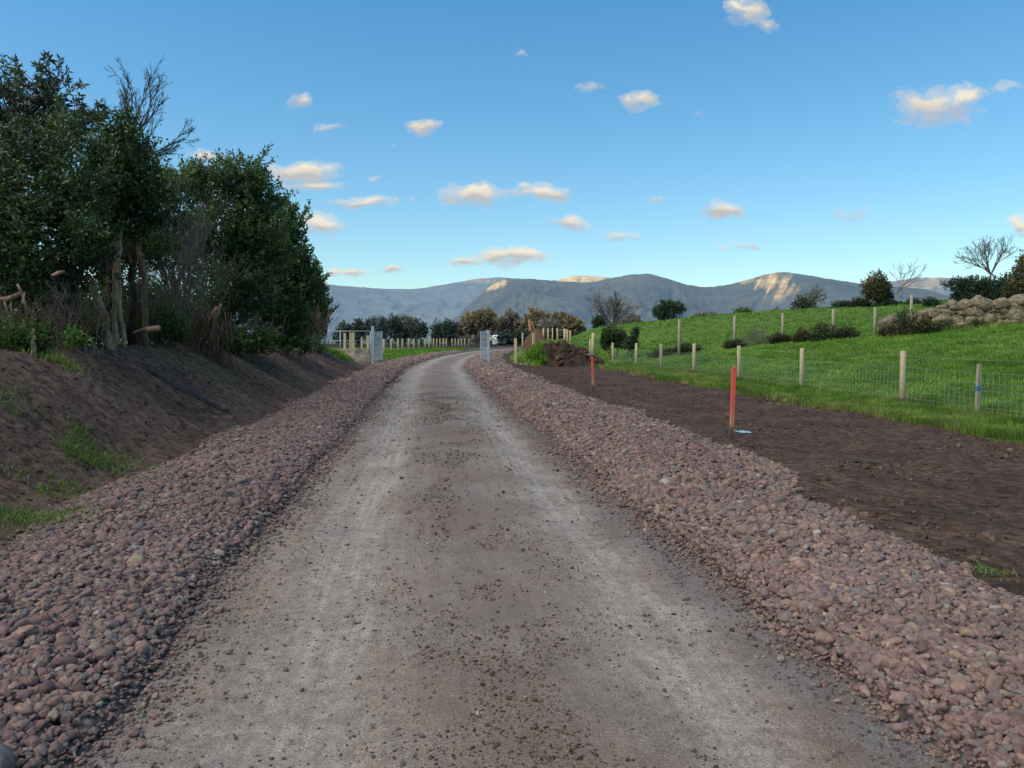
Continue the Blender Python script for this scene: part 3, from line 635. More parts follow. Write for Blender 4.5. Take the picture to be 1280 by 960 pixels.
for y_ in (12.6, 15.6, 18.3, 23.4, 28.3, 33.3):       # tussocks left by the strimmer round the posts
    n_ = 70; xx = float(fx(y_))+RNG.normal(-.05, .16, n_); yy = y_+RNG.normal(0, .22, n_)
    blades('tussock', xx, yy, .24+0*xx, MAT_TUS, 'tan and green tussock round the foot of a fence post', 'grass', per=8, spread=.05, wid=.003, lean=.8)
y_ = 9.5+RNG.random(300)**1.2*32; xx = grassE(y_)+RNG.normal(.1, .12, 300)
blades('verge_fringe', xx, y_, .16+.12*RNG.random(300), MAT_TUS, 'ragged tan and green fringe where the verge meets the bare soil', 'grass', per=12, spread=.09, wid=.003, lean=1.3)
# grassy end of the bank
pts = RNG.normal(0, 1, (420, 2)); yy = 36.5+np.abs(pts[:, 1])*1.9; xx = footL(yy)-1.1-np.abs(pts[:, 0])*1.0
blades('bank_end_grass', xx, yy, .22+0*xx, MAT_GRASS, 'bright green grass on the rounded end of the bank near the gate', 'grass', per=14, spread=.12, wid=.004)
# straw and roots on the soil
n = 900; y = 4+RNG.random(n)**1.4*26; sd = RNG.random(n) < .5
x = np.where(sd, gravR(y)+(grassE(y)-gravR(y))*RNG.random(n), footL(y)-2.8*RNG.random(n))
MAT_STRAW = leafmat('straw', (.10, .08, .045), (.2, .165, .09), (.3, .25, .14), .8, .1)
blades('straw', x, y, .02+0*x, MAT_STRAW, 'dry straws and rootlets lying on the bare soil', 'straw', per=2, spread=.12, wid=.0018, lean=4)
# ------------------------------------------------------------------ trees and shrubs
def bark(name, c1, c2, c3=None):
    m, nt, b = nodes(name); co = mapping(nt, posco(nt), (1, 1, .25))
    n1 = noise(nt, co, 9, 5, .65); n2 = noise(nt, co, 45, 4, .6)
    c = ramp(nt, n1, [(.35, c1), (.65, c2)])
    if c3: c = mixc(nt, ramp(nt, noise(nt, posco(nt), 3, 3), [(.5, (0,)*3), (.6, (1,)*3)]), c, c3)
    c = mixc(nt, 1.0, c, ramp(nt, n2, [(.3, (.6,)*3), (.7, (1.35,)*3)]), 'MULTIPLY')
    L(nt, c, b.inputs['Base Color']); b.inputs['Roughness'].default_value = .9; bump(nt, b, math_(nt, 'ADD', n1, n2), .8, .02); return m
B_DARK = bark('dark_bark', (.022, .018, .013), (.06, .048, .034), (.04, .05, .02))
B_TAN = bark('stripped_wood', (.26, .15, .075), (.46, .31, .18), (.15, .11, .06))
B_RED = bark('reddish_bark', (.13, .07, .042), (.26, .16, .10))
B_TWIG = bark('brown_twig', (.10, .072, .048), (.20, .15, .105))
B_GREY = bark('grey_twig', (.10, .085, .07), (.18, .155, .13))
B_ROOT = bark('torn_root', (.06, .035, .022), (.15, .09, .055))
B_PALE = bark('broken_pale_wood', (.25, .16, .09), (.42, .31, .2), (.14, .09, .06))
HOLLY = leafmat('holly_leaf', (.018, .038, .014), (.045, .085, .028), (.125, .18, .068), .36, .15)
HOLLY2 = leafmat('laurel_leaf', (.024, .050, .017), (.060, .108, .034), (.165, .22, .080), .36, .2)
RHODO = leafmat('rosette_leaf', (0.028, 0.037, 0.031), (0.065, 0.081, 0.059), (0.132, 0.147, 0.093), .42, .12)
BRAM = leafmat('bramble_leaf', (0.034, 0.070, 0.022), (0.085, 0.139, 0.037), (0.186, 0.217, 0.070), .5, .2, (.15, .09, .04))
GORSE = leafmat('gorse_leaf', (0.020, 0.034, 0.012), (0.050, 0.065, 0.025), (0.132, 0.124, 0.046), .6, .1, (.17, .12, .05))
CON = leafmat('dark_conifer', (0.012, 0.028, 0.016), (0.028, 0.053, 0.025), (0.062, 0.096, 0.040), .6, .1)
CONB = leafmat('bronze_foliage', (0.026, 0.036, 0.014), (0.084, 0.078, 0.031), (0.192, 0.150, 0.066), .6, .15)
HAZ = leafmat('distant_foliage', (.032, .056, .052), (.050, .080, .064), (.085, .115, .075), .7, .1)  # bluish distance haze mixed into the leaf colours
WIL = leafmat('willow_twigs', (.17, .15, .13), (.25, .205, .15), (.36, .27, .16), .8, .2)  # paler and bluer twigs: distance haze put into the colour
PINK = leafmat('bare_brown_twigs', (.16, .15, .15), (.22, .195, .185), (.28, .23, .21), .8, .2)  # twig colours greyed with painted distance haze
DRY = leafmat('dry_stems', (.05, .035, .022), (.12, .085, .05), (.2, .15, .09), .8, .1)
def rndunit(n):
    v = RNG.normal(0, 1, (n, 3)); return v/np.linalg.norm(v, axis=1, keepdims=True)
def leafmesh(name, base, dirs, ln, wd, mat, tone, parent, local):
    n = len(base); nrm = np.cross(dirs, rndunit(n)); nrm /= np.linalg.norm(nrm, axis=1, keepdims=True)+1e-9
    side = np.cross(dirs, nrm)
    V = np.empty((n, 4, 3)); l = ln[:, None]; w = wd[:, None]
    V[:, 0] = base; V[:, 1] = base+dirs*l*.5+side*w+nrm*w*.25; V[:, 2] = base+dirs*l-nrm*l*.12; V[:, 3] = base+dirs*l*.5-side*w+nrm*w*.25
    i = (np.arange(n)*4)[:, None]
    Fc = np.concatenate([i+np.array([[0, 1, 2]]), i+np.array([[0, 2, 3]])], 0)
    V = V.reshape(-1, 3)-np.array(local)
    return mesh_np(name, V, Fc, mat, parent=parent, attrs={'tone': ('FLOAT', np.repeat(np.clip(tone, 0, 1), 4))})
def crown_points(blobs, n, gap=.0, seed=1, shell=.5, gs=1.6):
    """blobs: (x,y,z,rx,ry,rz). returns points, outward dirs"""
    B = np.array(blobs, float); wts = (B[:, 3]*B[:, 4]*B[:, 5])**.67; wts /= wts.sum()
    k = RNG.choice(len(B), size=n, p=wts); d = rndunit(n)
    r = shell+(1-shell)*RNG.random(n)**.6
    r = np.where(RNG.random(n) < .12, r*1.16, r)
    p = B[k, :3]+d*B[k, 3:6]*r[:, None]
    sc = gs/np.mean(B[:, 3])
    g = fbm(p[:, 0]*sc+p[:, 1]*sc*.6, p[:, 2]*sc+p[:, 1]*sc*.5, seed, 3)
    keep = g > (-.9 if gap == 0 else -.55+gap)
    return p[keep], d[keep], g[keep]
def grow_leaves(blobs, n, per, leaf, mat, parent, local, gap=.2, seed=1, cl=.14, shell=.45, name='crown', asp=.30, rosette=False, zlight=.25, droop=0, spikes=0, straight=False):
    p, d, g = crown_points(blobs, n, gap, seed, shell)
    ax = d*.8+rndunit(len(p))*.7+np.array([0, 0, .35-droop]); ax /= np.linalg.norm(ax, axis=1, keepdims=True)
    if spikes:
        k = RNG.choice(len(p), size=min(spikes, len(p)), replace=False); B = np.array(blobs, float); rm = B[:, 3:6].mean()
        sp, sa = [], []
        for i in k:
            v = d[i]*.8+np.array([0, 0, .75])+RNG.normal(0, .25, 3); v /= np.linalg.norm(v); L_ = rm*RNG.uniform(.3, .75)
            for q in np.linspace(.15, 1, max(4, int(L_/cl/.6))): sp.append(p[i]+v*L_*q+RNG.normal(0, .02, 3)); sa.append(v)
        p = np.concatenate([p, sp]); ax = np.concatenate([ax, sa]); g = np.concatenate([g, RNG.uniform(-.2, .4, len(sp))]); d = np.concatenate([d, sa])
    m = len(p); P = np.repeat(p, per, 0); A = np.repeat(ax, per, 0)
    tt = RNG.random(m*per)[:, None]
    if rosette:
        base = P; dr = A*.25+rndunit(m*per)*1.0
    elif straight:
        base = P; dr = A+rndunit(m*per)*.35
    else:
        base = P+A*(tt-.3)*cl*1.5+rndunit(m*per)*cl*.25; dr = A*.55+rndunit(m*per)*.85
    dr /= np.linalg.norm(dr, axis=1, keepdims=True)
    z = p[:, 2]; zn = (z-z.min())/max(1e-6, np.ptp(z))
    tone = np.repeat(.38+.30*g+zlight*(zn-.5)+.22*d[:, 2], per)+RNG.normal(0, .16, m*per)  # crown tops and upward leaves lightened: light from above painted into the tone
    ln = leaf*RNG.uniform(.65, 1.25, m*per)
    o = leafmesh(name, base, dr, ln, ln*asp, mat, tone, parent, local)
    return o, p, ax
def limb(mb, a, b, r0, r1, n=6, wob=.12, seg=5, sag=0.0):
    a, b = Vector(a), Vector(b); d = b-a; L_ = d.length
    pts = []
    for i in range(seg+1):
        t = i/seg; j = Vector([random.gauss(0, 1)*wob*L_*.5*math.sin(math.pi*t) for _ in range(3)])
        pts.append(a+d*t+j+Vector((0, 0, -sag*L_*math.sin(math.pi*t))))
    mb.tube(pts, [r0+(r1-r0)*(i/seg)**.8 for i in range(seg+1)], n); return pts
def twigs(mb, p, d, L_, r, depth, spread=.7, kids=3, up=.1, n=4, shrink=.68, minr=.0015):
    d = d.normalized(); pts = [p]; q = p.copy(); dd = d.copy(); seg = 4
    for i in range(seg):
        dd = (dd+Vector([random.gauss(0, .13) for _ in range(3)])+Vector((0, 0, up*.3))).normalized(); q = q+dd*L_/seg; pts.append(q.copy())
    mb.tube(pts, [max(minr, r*(1-.45*i/seg)) for i in range(seg+1)], n, cap=False)
    if depth <= 0: return
    for k in range(kids):
        f = random.uniform(.35, 1) if k else 1.0
        i = min(seg-1, int(f*seg)); base = pts[i].lerp(pts[i+1], f*seg-i) if i < seg else pts[-1]
        ax = Vector([random.gauss(0, 1) for _ in range(3)]).normalized()
        nd = (dd+ax*spread+Vector((0, 0, up))).normalized()
        twigs(mb, base, nd, L_*shrink*random.uniform(.8, 1.15), r*.58, depth-1, spread, kids, up, max(3, n-1), shrink, minr)
def tree(name, label, cat, base, blobs, n, per, leaf, lmat, bmat, trunks=1, tr=.07, gap=.2, group=None, limbs=12, cl=.14, seed=None, shell=.45, lean=None, twn=60, **kw):
    """blobs in world coordinates"""
    base = Vector(base); root = empty(name, base); tag(root, label, cat, group)
    seed = seed or random.randint(1, 999)
    o, p, ax = grow_leaves(blobs, n, per, leaf, lmat, root, base, gap, seed, cl, shell, **kw)
    mb = MB(); B = [Vector(b[:3])-base for b in blobs]
    cen = sum(B, Vector())/len(B)
    tops = []
    for k in range(trunks):
        off = Vector((random.uniform(-1, 1)*.18*(trunks > 1), random.uniform(-1, 1)*.18*(trunks > 1), -.12))
        tgt = random.choice(B) if trunks > 1 else cen
        pts = limb(mb, off, tgt*.85+off*.3, tr*random.uniform(.8, 1.1), tr*.5, 8, .07, 8); tops += pts[3:]
    for b in B:
        s = min(tops, key=lambda q: (q-b).length+max(0, q.z-b.z)*2); limb(mb, s, b, tr*.5, tr*.22, 6, .12, 5); tops.append(b)
    idx = RNG.choice(len(p), size=min(len(p), twn), replace=False)
    for i in idx:
        q = Vector(p[i])-base; s = min(tops, key=lambda t_: (t_-q).length)
        limb(mb, s, q, tr*.16, tr*.05, 4, .1, 4)
    mb.build('trunk', bmat, root, smooth=True)
    return root, tops
def PB(px, py, Y, rpx, rpy, dy=None):
    c = W(px, py, Y); k = Y/F; rx, rz = rpx*k, rpy*k
    return (c.x, c.y, c.z, rx, dy if dy else (rx+rz)/2, rz)
HG = None
# --- hedge along the bank
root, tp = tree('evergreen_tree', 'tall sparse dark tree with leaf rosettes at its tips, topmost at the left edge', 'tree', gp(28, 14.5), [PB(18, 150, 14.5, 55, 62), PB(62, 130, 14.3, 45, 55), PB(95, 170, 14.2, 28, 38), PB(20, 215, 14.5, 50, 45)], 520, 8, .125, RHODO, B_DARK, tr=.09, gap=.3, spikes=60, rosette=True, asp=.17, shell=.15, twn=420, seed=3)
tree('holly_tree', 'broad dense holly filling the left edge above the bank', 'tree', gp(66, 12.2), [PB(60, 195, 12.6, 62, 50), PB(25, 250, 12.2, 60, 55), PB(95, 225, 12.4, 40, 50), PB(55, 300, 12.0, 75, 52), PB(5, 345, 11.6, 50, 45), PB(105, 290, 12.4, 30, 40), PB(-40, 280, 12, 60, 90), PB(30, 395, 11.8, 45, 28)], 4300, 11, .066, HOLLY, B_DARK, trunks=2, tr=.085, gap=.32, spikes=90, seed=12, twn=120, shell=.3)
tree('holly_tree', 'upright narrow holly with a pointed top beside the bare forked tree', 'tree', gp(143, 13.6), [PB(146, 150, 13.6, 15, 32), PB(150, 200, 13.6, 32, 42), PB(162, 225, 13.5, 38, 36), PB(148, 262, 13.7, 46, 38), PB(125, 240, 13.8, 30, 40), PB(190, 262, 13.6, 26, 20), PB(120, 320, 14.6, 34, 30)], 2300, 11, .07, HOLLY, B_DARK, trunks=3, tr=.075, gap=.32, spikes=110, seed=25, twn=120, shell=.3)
# bare forked tree
b0 = gp(165, 15.2); rt = empty('bare_tree', b0); tag(rt, 'leafless tree with forked bare branches against the sky behind the pointed holly', 'tree')
mb = MB(); pts = limb(mb, Vector((0, 0, -.1)), W(168, 215, 15.2)-b0, .085, .05, 8, .04, 7); mb.build('trunk', B_DARK, rt, True)
mb = MB()
for (x_, y_, L_) in ((226, 140, 1.0), (205, 112, 1.05), (222, 165, .8), (180, 118, .9), (212, 182, .6), (150, 128, .6)):
    s = pts[-1]; e = W(x_, y_, 15.2+random.uniform(-.8, .8))-b0
    d_ = (e-s); twigs(mb, s, d_, d_.length*.62, .022, 4, .36, 4, .0, 5, .56, .003)
mb.build('branches', B_DARK, rt, True)
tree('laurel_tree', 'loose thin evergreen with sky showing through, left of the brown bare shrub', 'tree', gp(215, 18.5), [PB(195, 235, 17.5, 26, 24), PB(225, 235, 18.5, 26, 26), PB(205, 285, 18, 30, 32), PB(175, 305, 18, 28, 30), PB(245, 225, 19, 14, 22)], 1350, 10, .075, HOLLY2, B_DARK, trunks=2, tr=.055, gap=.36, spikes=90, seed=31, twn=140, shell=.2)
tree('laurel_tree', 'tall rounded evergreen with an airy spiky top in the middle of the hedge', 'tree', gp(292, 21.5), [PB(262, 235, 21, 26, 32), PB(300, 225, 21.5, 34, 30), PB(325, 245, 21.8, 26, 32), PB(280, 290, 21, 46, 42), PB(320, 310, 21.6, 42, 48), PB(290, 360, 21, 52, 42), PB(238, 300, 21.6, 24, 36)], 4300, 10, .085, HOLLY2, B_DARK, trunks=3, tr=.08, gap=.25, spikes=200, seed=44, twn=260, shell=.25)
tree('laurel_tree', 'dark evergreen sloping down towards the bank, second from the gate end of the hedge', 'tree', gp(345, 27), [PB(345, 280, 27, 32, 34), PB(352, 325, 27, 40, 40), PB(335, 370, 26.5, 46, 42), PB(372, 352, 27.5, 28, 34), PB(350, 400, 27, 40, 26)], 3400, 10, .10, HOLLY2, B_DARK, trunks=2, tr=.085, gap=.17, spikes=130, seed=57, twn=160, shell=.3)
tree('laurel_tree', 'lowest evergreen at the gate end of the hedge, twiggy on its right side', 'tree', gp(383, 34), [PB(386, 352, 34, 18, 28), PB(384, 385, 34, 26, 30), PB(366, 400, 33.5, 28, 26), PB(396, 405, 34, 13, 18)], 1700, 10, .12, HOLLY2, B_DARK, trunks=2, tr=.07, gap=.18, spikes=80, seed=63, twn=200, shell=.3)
# dark shrubs standing behind the trunks
for i, (px, py, Y, rx, rz, lb) in enumerate([(10, 400, 13.0, 60, 48, 'dark low shrub at the left edge below the broad holly'), (88, 385, 14.5, 50, 50, 'dark shrub behind the first trunks from the left'), (165, 375, 16.5, 38, 52, 'dark shrub behind the two stripped trunks'), (218, 395, 19.5, 38, 40, 'dark shrub behind the brown bare brushwood'), (262, 410, 22.5, 40, 30, 'dark shrub under the tall rounded evergreen')]):
    tree('understory_shrub', lb, 'shrub', gp(px, Y), [PB(px, py, Y, rx, rz), PB(px-rx*.5, py+rz*.4, Y+.3, rx*.6, rz*.6), PB(px+rx*.5, py+rz*.3, Y-.2, rx*.6, rz*.7)], 950, 9, .075, BRAM if i % 2 else HOLLY, B_TWIG, trunks=4, tr=.03, gap=.20, group='shrubs at the foot of the hedge', twn=160, shell=.15, zlight=.1)
for px, py, Y, rx, rz, nn, mt_, lb in ((20, 425, 10.2, 34, 16, 420, BRAM, 'sprawling bramble at the bank top by the torn pale branch'), (100, 400, 12.6, 22, 26, 420, BRAM, 'green bramble sprays between the dark and leaning trunks'), (200, 405, 15.6, 30, 26, 520, BRAM, 'green bramble sprays right of the cut log'), (305, 425, 20.5, 34, 16, 420, BRAM, 'low bramble mound under the tall rounded evergreen'), (365, 428, 27, 34, 14, 380, BRAM, 'low bramble mound near the gate end of the bank'), (180, 300, 15.5, 30, 40, 520, HOLLY2, 'leafy side growth hanging behind the reddish broken trunk'), (60, 350, 12.4, 40, 26, 620, HOLLY, 'leafy holly suckers halfway up behind the first trunks')):
    tree('bramble_shrub' if mt_ is BRAM else 'holly_suckers', lb, 'shrub', gp(px, Y), [PB(px, py, Y, rx, rz), PB(px-rx*.6, py+rz*.2, Y+.2, rx*.6, rz*.7), PB(px+rx*.6, py+rz*.3, Y, rx*.55, rz*.7)], nn, 8, .06 if Y < 18 else .09, mt_, B_TWIG, trunks=4, tr=.016, gap=.25, twn=90, shell=.1, spikes=25)
# small bright sapling, bramble leaves
tree('laurel_seedling', 'small bright green seedling at the top of the bank between the trunks', 'plant', gp(96, 10.6), [PB(96, 424, 10.6, 7, 9)], 26, 9, .06, leafmat('fresh_leaf', (.05, .10, .02), (.10, .18, .04), (.17, .27, .07), .4, .3), B_TWIG, tr=.008, gap=0, limbs=2, twn=12)
# brown bare brushwood
def brush(name, label, cat, px, Y, hw, top, n, mat, depth=2, base_w=.5, r=.012, group=None, kids=3, spread=.35, up=.12, minr=.003):
    b0 = gp(px, Y); o = empty(name, b0); tag(o, label, cat, group); mb = MB()
    hgt = W(px, top, Y).z-b0.z; wm = hw*Y/F
    for i in range(n):
        a = random.uniform(0, 6.28); s = Vector((math.cos(a)*wm*base_w*random.random(), math.sin(a)*wm*base_w*random.random(), -.05))
        d_ = Vector((random.uniform(-1, 1)*wm*1.0, random.uniform(-.6, .6)*wm, hgt)); twigs(mb, s, d_, d_.length*.52*random.uniform(.7, 1.1), r, depth, spread, kids, up, 4, .6, minr)
    mb.build('stems', mat, o, True); return o
brush('bare_shrub', 'tall thicket of thin leafless brown stems between the evergreens', 'shrub', 232, 18, 32, 262, 46, B_GREY, 3, .7, .016, kids=3, minr=.004)
brush('bare_shrub', 'low brown leafless tangle left of the stripped trunks', 'shrub', 85, 11.6, 50, 350, 26, B_TWIG, 3, .9, .007, group='low tangles under the hedge', spread=.8, minr=.002)
brush('bare_shrub', 'low brown leafless tangle at the left edge of the hedge', 'shrub', 18, 10.5, 50, 360, 24, B_TWIG, 3, .9, .007, group='low tangles under the hedge', spread=.9, minr=.002)
brush('bare_shrub', 'low brown leafless tangle right of the stripped trunks', 'shrub', 190, 15.5, 36, 350, 28, B_TWIG, 3, .9, .008, group='low tangles under the hedge', spread=.8, minr=.003)
brush('bare_shrub', 'low grey leafless tangle under the middle evergreens', 'shrub', 300, 22.5, 46, 390, 50, B_GREY, 2, 1, .012, group='low tangles under the hedge', spread=.8, minr=.004)
brush('bare_shrub', 'fringe of bare grey twigs at the gate end of the hedge', 'shrub', 388, 33, 22, 372, 44, B_TWIG, 2, 1, .014, group='low tangles under the hedge', spread=.6, minr=.006)
# root tangle
b0 = gp(262, 17.6); o = empty('root_tangle', b0); tag(o, 'hanging mass of torn brown roots and cut stems at the top of the bank', 'roots'); mb = MB()
for i in range(90):
    a = random.uniform(0, 6.28); s = Vector((random.gauss(0, .22), random.gauss(0, .2), random.uniform(.75, 1.15)))
    twigs(mb, s, Vector((random.gauss(0, .35), random.gauss(0, .3)-.1, -1)), random.uniform(.5, .95), .014, 1, .3, 2, -.2, 4, .6, .004)
mb.build('roots', B_ROOT, o, True); mb = MB(); limb(mb, (-.3, 0, .3), (.25, -.1, 1.15), .06, .075, 9, .05); limb(mb, (.1, 0, 0), (.32, -.1, 1.25), .05, .035, 7, .08); mb.build('stump', B_RED, o, True)
# trunks and snags in front of the dark foliage
def snag(name, label, cat, pts, rads, mat, stubs=3, Y=None):
    for y_ in np.arange(pts[0][2], pts[0][2]+3.5, .05):      # stand it on the brow of the bank
        gq = gp(pts[0][0], y_)
        if 422+(CAMH-gq.z)/y_*F <= pts[0][1]: break
    sh = y_-pts[0][2]; pts = [(px, py, y+sh) for px, py, y in pts]
    P_ = [W(px, py, y) for px, py, y in pts]; g0 = hz(P_[0].x, P_[0].y); b0 = Vector((P_[0].x, P_[0].y, g0)); P_[0].z = min(P_[0].z, g0-.05)
    o = empty(name, b0); tag(o, label, cat); mb = MB(); full = []
    for a, b in zip(P_[:-1], P_[1:]):
        for k in range(4): full.append(a.lerp(b, k/4)-b0+Vector((random.gauss(0, .012), random.gauss(0, .012), 0)))
    full.append(P_[-1]-b0); R_ = np.interp(np.linspace(0, 1, len(full)), np.linspace(0, 1, len(rads)), rads)
    mb.tube(full, [r_*random.uniform(.9, 1.12) for r_ in R_], 9)
    for k in range(5):     # splintered top
        mb.tube([full[-1]+Vector((random.gauss(0, 1), random.gauss(0, 1), 0))*rads[-1]*.5, full[-1]+Vector((random.gauss(0, 1)*rads[-1], random.gauss(0, 1)*rads[-1], random.uniform(.05, .14)))], [rads[-1]*.35, .003], 5)
    mb.build('trunk', mat, o, True)
    for k in range(stubs):
        q = full[random.randint(len(full)//3, len(full)-2)]; mb = MB(); d_ = Vector((random.uniform(-1, 1), -.5, random.uniform(.1, .9))).normalized()
        mb.tube([q, q+d_*.1, q+d_*random.uniform(.15, .4)], [rads[-1]*.6, rads[-1]*.5, rads[-1]*.25], 6); mb.build('branch_stub', mat, o, True)
    return o
snag('dead_trunk', 'thick leaning stripped tan trunk broken off short at the top of the bank', 'tree trunk', [(139, 437, 11.6), (130, 400, 11.6), (115, 352, 11.8)], [.085, .065, .045], B_TAN, 2)
snag('dead_trunk', 'slender pale trunk standing upright just right of the leaning one', 'tree trunk', [(154, 434, 12.2), (150, 385, 12.3), (148, 330, 12.5), (143, 262, 12.7)], [.04, .038, .034, .026], B_TAN, 3)
snag('dead_trunk', 'tan trunk close beside the slender pale one, forking upwards', 'tree trunk', [(146, 432, 12.8), (143, 380, 12.9), (146, 330, 13), (152, 290, 13)], [.05, .045, .04, .03], B_TAN, 3)
snag('dead_trunk', 'reddish broken trunk high against the foliage left of the brown brushwood', 'tree trunk', [(181, 432, 14.5), (180, 350, 14.5), (174, 300, 14.6), (166, 258, 14.8)], [.06, .06, .055, .035], B_RED, 4)
snag('dead_trunk', 'dark trunk standing left of the leaning stripped one, ochre at its foot', 'tree trunk', [(70, 434, 11), (67, 390, 11), (63, 340, 11.2), (58, 300, 11.4)], [.07, .06, .05, .04], B_RED, 3)
snag('dead_trunk', 'short splintered stump poking up at the bank top near the left edge', 'tree trunk', [(40, 446, 10), (42, 432, 10), (42, 420, 10)], [.03, .03, .02], B_PALE, 0)
snag('dead_trunk', 'very dark straight trunk behind the slender pale one', 'tree trunk', [(134, 430, 14), (132, 370, 14), (130, 300, 14)], [.10, .09, .08], B_DARK, 2)
snag('timber_stake', 'short rough timber stake at the foot of the dark evergreens', 'stake', [(331, 432, 25), (331, 410, 25), (331, 392, 25)], [.06, .055, .05], B_TAN, 0)
for lb, pp, rr in (('torn pale broken branch with shredded bark jutting in at the left edge', [(-14, 376, 9.6), (10, 374, 9.5), (28, 366, 9.4), (22, 356, 9.5)], [.035, .035, .03, .014]),
                   ('cut log end lying at the top of the bank right of the stripped trunks', [(168, 416, 13), (182, 412, 12.8), (198, 410, 12.6)], [.03, .045, .045]),
                   ('short pale broken branch sticking out above the dark trunk', [(66, 344, 11), (74, 341, 10.9), (80, 340, 10.8)], [.02, .03, .02])):
    P_ = [W(*q) for q in pp]; mb = MB(); mb.tube(P_, rr, 8)
    if 'torn' in lb:
        for k in range(7):
            s = P_[random.choice([1, 2])]+Vector((random.uniform(-.25, .05), 0, 0)); mb.tube([s, s+Vector((random.uniform(-.05, .05), -.02, -.1)), s+Vector((random.uniform(-.06, .1), 0, -random.uniform(.15, .3)))], [.014, .012, .004], 5)
    tag(mb.build('broken_branch', B_PALE, None, True, loc=P_[0]), lb, 'branch')

def copy_thing(src, loc, rz, sc, label):
    r = src.copy(); COL.objects.link(r); r.location = loc; r.rotation_euler = (0, 0, rz); r.scale = (sc,)*3; r['label'] = label
    for ch in src.children:
        c = ch.copy(); COL.objects.link(c); c.parent = r
    return r
bpy.context.view_layer.update()
src = [q for q in COL.objects if q.name.startswith('holly_tree')][0]; src2 = [q for q in COL.objects if q.name.startswith('laurel_tree') and 'spiky' in q['label']][0]
copy_thing(src, (-9.2, 7.6, hz(-9.2, 7.6)), 2.2, .95, 'holly carrying the hedge on beyond the left edge of the picture')
copy_thing(src2, (-9.6, 2.6, hz(-9.6, 2.6)), 1.1, .8, 'evergreen farther back along the hedge beside the camera, outside the picture')
# ------------------------------------------------------------------ far vegetation
def auto_blobs(px, top, bot, hw, Y, n=6):
    cy = (top+bot)/2; hh = (bot-top)/2; out = [PB(px, cy+hh*.15, Y, hw*.7, hh*.75)]
    for k in range(n):
        a = random.uniform(-1, 1); s = math.sqrt(max(.05, 1-a*a*.8)); f = random.uniform(-.55, .55)
        r = random.uniform(.3, .48); out.append(PB(px+a*hw*.62, cy+f*hh*s, Y+random.uniform(-.3, .3)*hw*Y/F, hw*r, hh*r*1.1))
    return out
def fartree(name, label, cat, px, top, hw, Y, mat, n=420, per=8, leaf=None, group=None, gap=.16, bm=B_DARK, bot=None, trunks=1, nb=6, asp=.34, base=None, **kw):
    b0 = gp(px, Y); gy = 422+(CAMH-b0.z)/Y*F
    bot = bot if bot else min(gy-1, top+2.2*hw+20)
    leaf = leaf or Y*.0022
    tree(name, label, cat, b0, auto_blobs(px, top, bot, hw, Y, nb), n, per, leaf, mat, bm, trunks=trunks, tr=max(.04, Y*.0011), gap=gap, group=group, cl=leaf*1.6, twn=kw.pop('twn', 30), **kw)
G1 = 'dark evergreens behind the left field'
for px, top, hw, Y, lb in [(430, 399, 13, 128, 'leftmost low dark evergreen beyond the open gate'), (447, 395, 14, 132, 'dark evergreen right above the rail fence'), (471, 387, 14, 130, 'tallest dark evergreen, with a pointed top, behind the left gate leaf'), (488, 390, 15, 134, 'broad dark evergreen just right of the tallest one'), (524, 394, 13, 132, 'dark evergreen with a round top in the middle of the row'), (548, 394, 12, 130, 'dark evergreen second from the right end of the row'), (563, 396, 9, 128, 'narrow dark evergreen at the right end of the row')]:
    fartree('evergreen_tree', lb, 'tree', px, top, hw, Y, HAZ, 420, 8, group=G1)
fartree('bare_tree', 'greyish brown leafless tree between the dark evergreens', 'tree', 506, 394, 13, 138, PINK, 420, 6, leaf=.5, asp=.06, group=None, gap=.1, bm=B_GREY)
G2 = 'leafless willows beyond the bend'
for px, top, hw, Y, lb, mt_ in [(604, 384, 26, 165, 'largest ochre topped leafless willow above the right gate', WIL), (640, 391, 16, 172, 'grey brown thin leafless tree behind the white van', PINK), (672, 388, 18, 168, 'ochre topped leafless willow above the digger bucket', WIL), (712, 391, 24, 170, 'flat topped brown leafless willow left of the grey spreading tree', WIL), (786, 396, 18, 190, 'low pinkish brown leafless trees left of the dark pointed evergreen', PINK), (690, 400, 14, 160, 'small grey brown leafless tree above the black pipe', PINK), (888, 386, 22, 180, 'pinkish brown leafless thicket right of the dark pointed evergreen', PINK), (968, 388, 14, 175, 'low pinkish brown leafless thicket left of the bronze spreading tree', PINK), (578, 404, 12, 175, 'low grey leafless thicket right of the dark evergreens', PINK)]:
    fartree('willow_tree' if mt_ is WIL else 'bare_tree', lb, 'tree', px, top, hw, Y, mt_, int(100*hw), 2, leaf=1.3, asp=.014, straight=True, group=G2, gap=.12, bm=B_GREY, trunks=3, shell=.2, twn=80, nb=8)
for px, top, hw, Y, lb in [(650, 408, 12, 150, 'low dark bush behind the white van'), (628, 412, 9, 148, 'low dark bush left of the white van'), (672, 410, 12, 150, 'low dark bush behind the digger bucket')]:
    fartree('evergreen_shrub', lb, 'bush', px, top, hw, Y, HAZ, 220, 7, group='low bushes under the willows')
